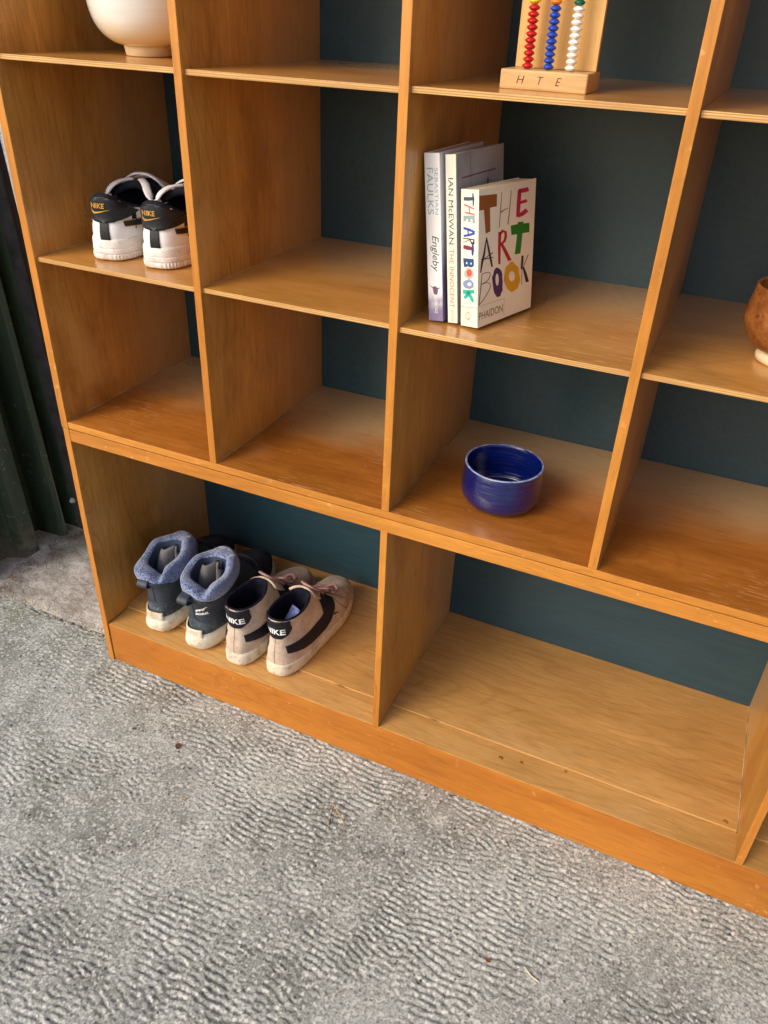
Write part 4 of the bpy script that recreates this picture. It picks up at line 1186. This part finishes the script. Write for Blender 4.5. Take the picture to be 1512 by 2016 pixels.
        decal('emblem_lettering', text_bm('SOREL', .0075, width=.024, offset=.0004), o, ax, (0, 0, 1), bvh, M['white_print'], root, .0012, .004)
    return root

def low_top(loc, rz, m, label):
    root = empty('leather_sneaker', loc, rz)
    tag(root, label, 'sneaker', 'white leather sneakers')
    L, W = .292, .0485
    O = rings([(.003, .288, .97, .0004, .0004, .003, .60), (-.001, .291, 1.01, .003, .003, .006, .58), (-.0015, .2915, 1.02, .009, .009, .012, .58), (-.001, .291, 1.01, .0105, .0105, .0135, .58)], L, W, m, 320, 9)
    nr = np.sign(np.sin(np.arange(320) * 2 * np.pi / 320 * 80))
    for i in range(1, 7):
        O[i, :, 0] *= 1 + .012 * nr; O[i, :, 1] += np.where(O[i, :, 1] < .03, -.0005, .0005) * nr
    loft('outsole', O, M['white_sole'], root, True, True)
    loft('midsole', rings([(-.0012, .2912, 1.012, .0106, .0106, .0136, .58), (-.0015, .2915, 1.015, .017, .017, .018, .58), (-.0005, .2905, 1.01, .0185, .0185, .0195, .58), (-.001, .291, 1.012, .020, .020, .021, .58), (-.0005, .290, 1.0, .0295, .0285, .0275, .58),
                           (.002, .288, .975, .0325, .031, .030, .60), (.010, .278, .90, .033, .0315, .030, .60)], L, W, m, 96, 22), M['white_sole'], root, True, True)
    rows = [(.002, .284, .96, .029, .027, .027, .62), (.001, .280, .965, .040, .037, .038, .62), (.002, .266, .94, .050, .046, .050, .64), (.004, .236, .90, .060, .053, .062, .68), (.004, .200, .86, .070, .059, .074, .72),
            (.003, .172, .83, .083, .062, .082, .74), (.003, .158, .81, .094, .065, .088, .76)]
    V = rings(rows, L, W, m, 96, 40)
    fm = lambda c: 1 if (c.z > .086 and c.y < .05) else 0
    up, bvh = loft('upper', V, [M['white_leather'], M['black_knit']], root, False, False, fm)
    I = inner(V[-1], [(0, 0, None), (.0008, .0022, None), (.0035, .0038, None), (.0070, .0020, None), (.0088, -.004, None), (.0092, -.02, None), (.010, 0, .045), (.014, 0, .042)])
    loft('collar', I, M['black_knit'], root, False, True)
    # heel tab, strip and lettering
    hz = [(-27, 72), (-28, 91), (0, 93.5), (28, 91), (27, 72), (22, 63), (13, 57), (0, 55.5), (-13, 57), (-22, 63)]
    htb = decal('heel_tab', shapes_bm([('P', hz)], .001), (0, -.1, 0), *REAR, bvh, M['black_leather'], root, .0009, .004, .0016)
    decal('heel_strip', shapes_bm([('P', [(-7, 31), (7, 31), (6, 56), (-6, 56)])], .001), (0, -.1, 0), *REAR, bvh, M['black_leather'], root, .0006, .005, .0010)
    for sx in (1, -1):
        wing = [(3, 90), (12, 88), (22, 82), (34, 73), (46, 68), (36, 64.5), (24, 61.5), (12, 59), (3, 57)]
        decal('heel_wing', shapes_bm(on_side([('P', wing)], sx), .001), (sx * .2, 0, 0), *side_axes(sx), bvh, M['black_leather'], root, .0007, .004, .0014)
        sw = [(16, 57), (60, 54), (110, 48), (150, 41), (175, 36), (150, 36), (110, 38), (60, 45), (16, 50)]
        decal('side_stripe', shapes_bm(on_side([('P', sw)], sx), .001), (sx * .2, 0, 0), *side_axes(sx), bvh, M['black_leather'], root, .0006, .005, .0008)
        for q in ([(16, 57.6), (60, 54.6), (110, 48.6)], [(16, 49.4), (60, 44.4), (110, 37.4)]):
            decal('gold_piping', shapes_bm(on_side([('S', [(a, b - .55) for a, b in q], [(a, b + .55) for a, b in q])], sx), .001), (sx * .2, 0, 0), *side_axes(sx), bvh, M['gold'], root, .0010, .005, .0006)
        sh = rings([(-.0008, .2905, 1.018, .008, .008, .008, .58), (-.0008, .2905, 1.018, .032, .032, .032, .58)], L, W, m, 96, 5)
        bvs = BVHTree.FromPolygons([Vector(c) for c in sh.reshape(-1, 3)], grid_faces(5, 96))
        decal('sole_lettering', text_bm('NIKE AIR', .0090, width=.036, offset=.0002), Vector((sx * .2, .046 if sx > 0 else .082, .0195)), *side_axes(sx), bvs, M['gold'], root, .0014, .004)
    decal('heel_lettering', text_bm('NIKE', .0095, width=.0180, shear=.1, offset=.0003), (-.0135, -.1, .0775), *REAR, bvh, M['gold'], htb, .0034, .004)
    sw = [(-14, 76.5), (-13.2, 70.5), (-10.5, 68.6), (-7, 69.4), (11, 76), (-6, 72.2), (-9.5, 71.9), (-11.6, 73.2)]
    decal('heel_emblem', shapes_bm([('P', sw)], .001), (0, -.1, 0), *REAR, bvh, M['gold'], htb, .0034, .004)
    # padded tongue
    G = []
    for j in range(12):
        a = j / 11
        for i in range(9):
            b = (i - 4) / 4
            G.append((b * (.028 + .004 * a), .185 - .078 * a - .012 * b * b, .070 + .020 * math.sin(a * 1.45) - .013 * b * b))
    tg = mesh('tongue', G, grid_faces(12, 9, False), M['black_knit'], root, True)
    md = tg.modifiers.new('thickness', 'SOLIDIFY'); md.thickness = .011; md.offset = 0
    # flat white laces, tied loosely over the tongue
    for k in range(4):
        y = .132 + k * .014
        z = .099 - k * .006
        tube('lace', [(-.033, y + .012, z - .030), (-.026, y + .004, z - .010), (-.010, y, z + .002), (.010, y + .002, z + .002), (.026, y + .005, z - .010), (.033, y + .012, z - .030)], .0050, M['white_lace'], root, .0022, 8, 28)
    tube('lace_loop', [(-.010, .124, .095), (-.022, .108, .094), (-.030, .094, .087), (-.034, .090, .076), (-.030, .102, .064)], .0058, M['white_lace'], root, .0024, 8, 36)
    tube('lace_loop', [(.006, .120, .096), (.020, .100, .094), (.030, .084, .086), (.037, .080, .074), (.040, .096, .063)], .0058, M['white_lace'], root, .0024, 8, 36)
    root.scale = (1.10, 1.09, .98)
    return root

FZ = PL + .0034
boot((.1175, .0290, FZ), R(6), -1, 'navy winter boot with blue felt cuff nearest the left side panel', False)
boot((.2150, .0225, FZ), R(3), 1, 'navy winter boot with white bear emblem, beside the suede sneakers', True)
hi_top((.3070, .0165, FZ), R(2), -1, 'dusty pink suede high-top sneaker right beside the boots')
hi_top((.3880, .0265, FZ), R(-1), 1, 'dusty pink suede high-top sneaker, rightmost shoe on the bottom')
low_top((.1190, .0430, S1 + .0006), R(15), -1, 'white leather sneaker with black heel tab, left one on the shelf')
low_top((.2080, .0460, S1 + .0006), R(13), 1, 'white leather sneaker half hidden by the divider, right one on shelf')

# ------------------------------------------------------------------ litter on the concrete
straw, leafm = flat('dry_straw', (.42, .28, .12), .7, .3), flat('dead_leaf', (.13, .055, .030), .8, .2, .4, 200, .4, 80)
tw = [('straw', [(.589, -.118, .012), (.604, -.127, .008), (.620, -.139, .003)], .0013, straw, 'short bent straw lying on the concrete, beside a thinner brown one'),
      ('twig', [(.589, -.119, .010), (.5925, -.134, .003), (.597, -.150, .001)], .0009, leafm, 'thin brown twig crossing the straw on the concrete'),
      ('straw', [(.960, -.232, .002), (.972, -.240, .0015), (.985, -.243, .001)], .0011, flat('bleached_straw', (.60, .52, .38), .7, .3), 'bleached straw fragment on the concrete under the right compartment'),
      ('straw', [(1.004, -.262, .001), (1.010, -.272, .001)], .0007, straw, 'tiny straw bit near the lower right corner')]
for nm, pts, r, mt, lb in tw:
    tag(tube(nm, pts, r, mt, None, None, 6, 12), lb, nm)
def leaf(loc, s, rz, lb, mat):
    G = []
    for j in range(7):
        a = j / 6
        w = math.sin(a * math.pi) ** .8 * .34 + .01
        for i in range(5):
            b = (i - 2) / 2
            G.append((b * w * s, (a - .5) * s, abs(b) * w * s * .5 + .0006 + .25 * s * (a - .5) ** 2))
    o = mesh('dry_leaf', G, grid_faces(7, 5, False), mat, None, True)
    o.location = loc; o.rotation_euler = (0, 0, rz)
    md = o.modifiers.new('thickness', 'SOLIDIFY'); md.thickness = .0006
    tag(o, lb, 'leaf')
leaf((.270, -.126, 0), .014, R(25), 'curled dead leaf on the concrete below the suede sneakers', leafm)
leaf((.909, -.246, 0), .008, R(80), 'small rust red leaf on the concrete at the lower right', flat('rust_leaf', (.22, .06, .02), .8, .2))
leaf((.172, -.128, 0), .007, R(-50), 'tiny dark leaf on the concrete below the boots', leafm)
leaf((.350, -.215, 0), .009, R(120), 'pale tan leaf scrap on the concrete, left of centre', flat('tan_leaf', (.42, .28, .16), .8, .2))
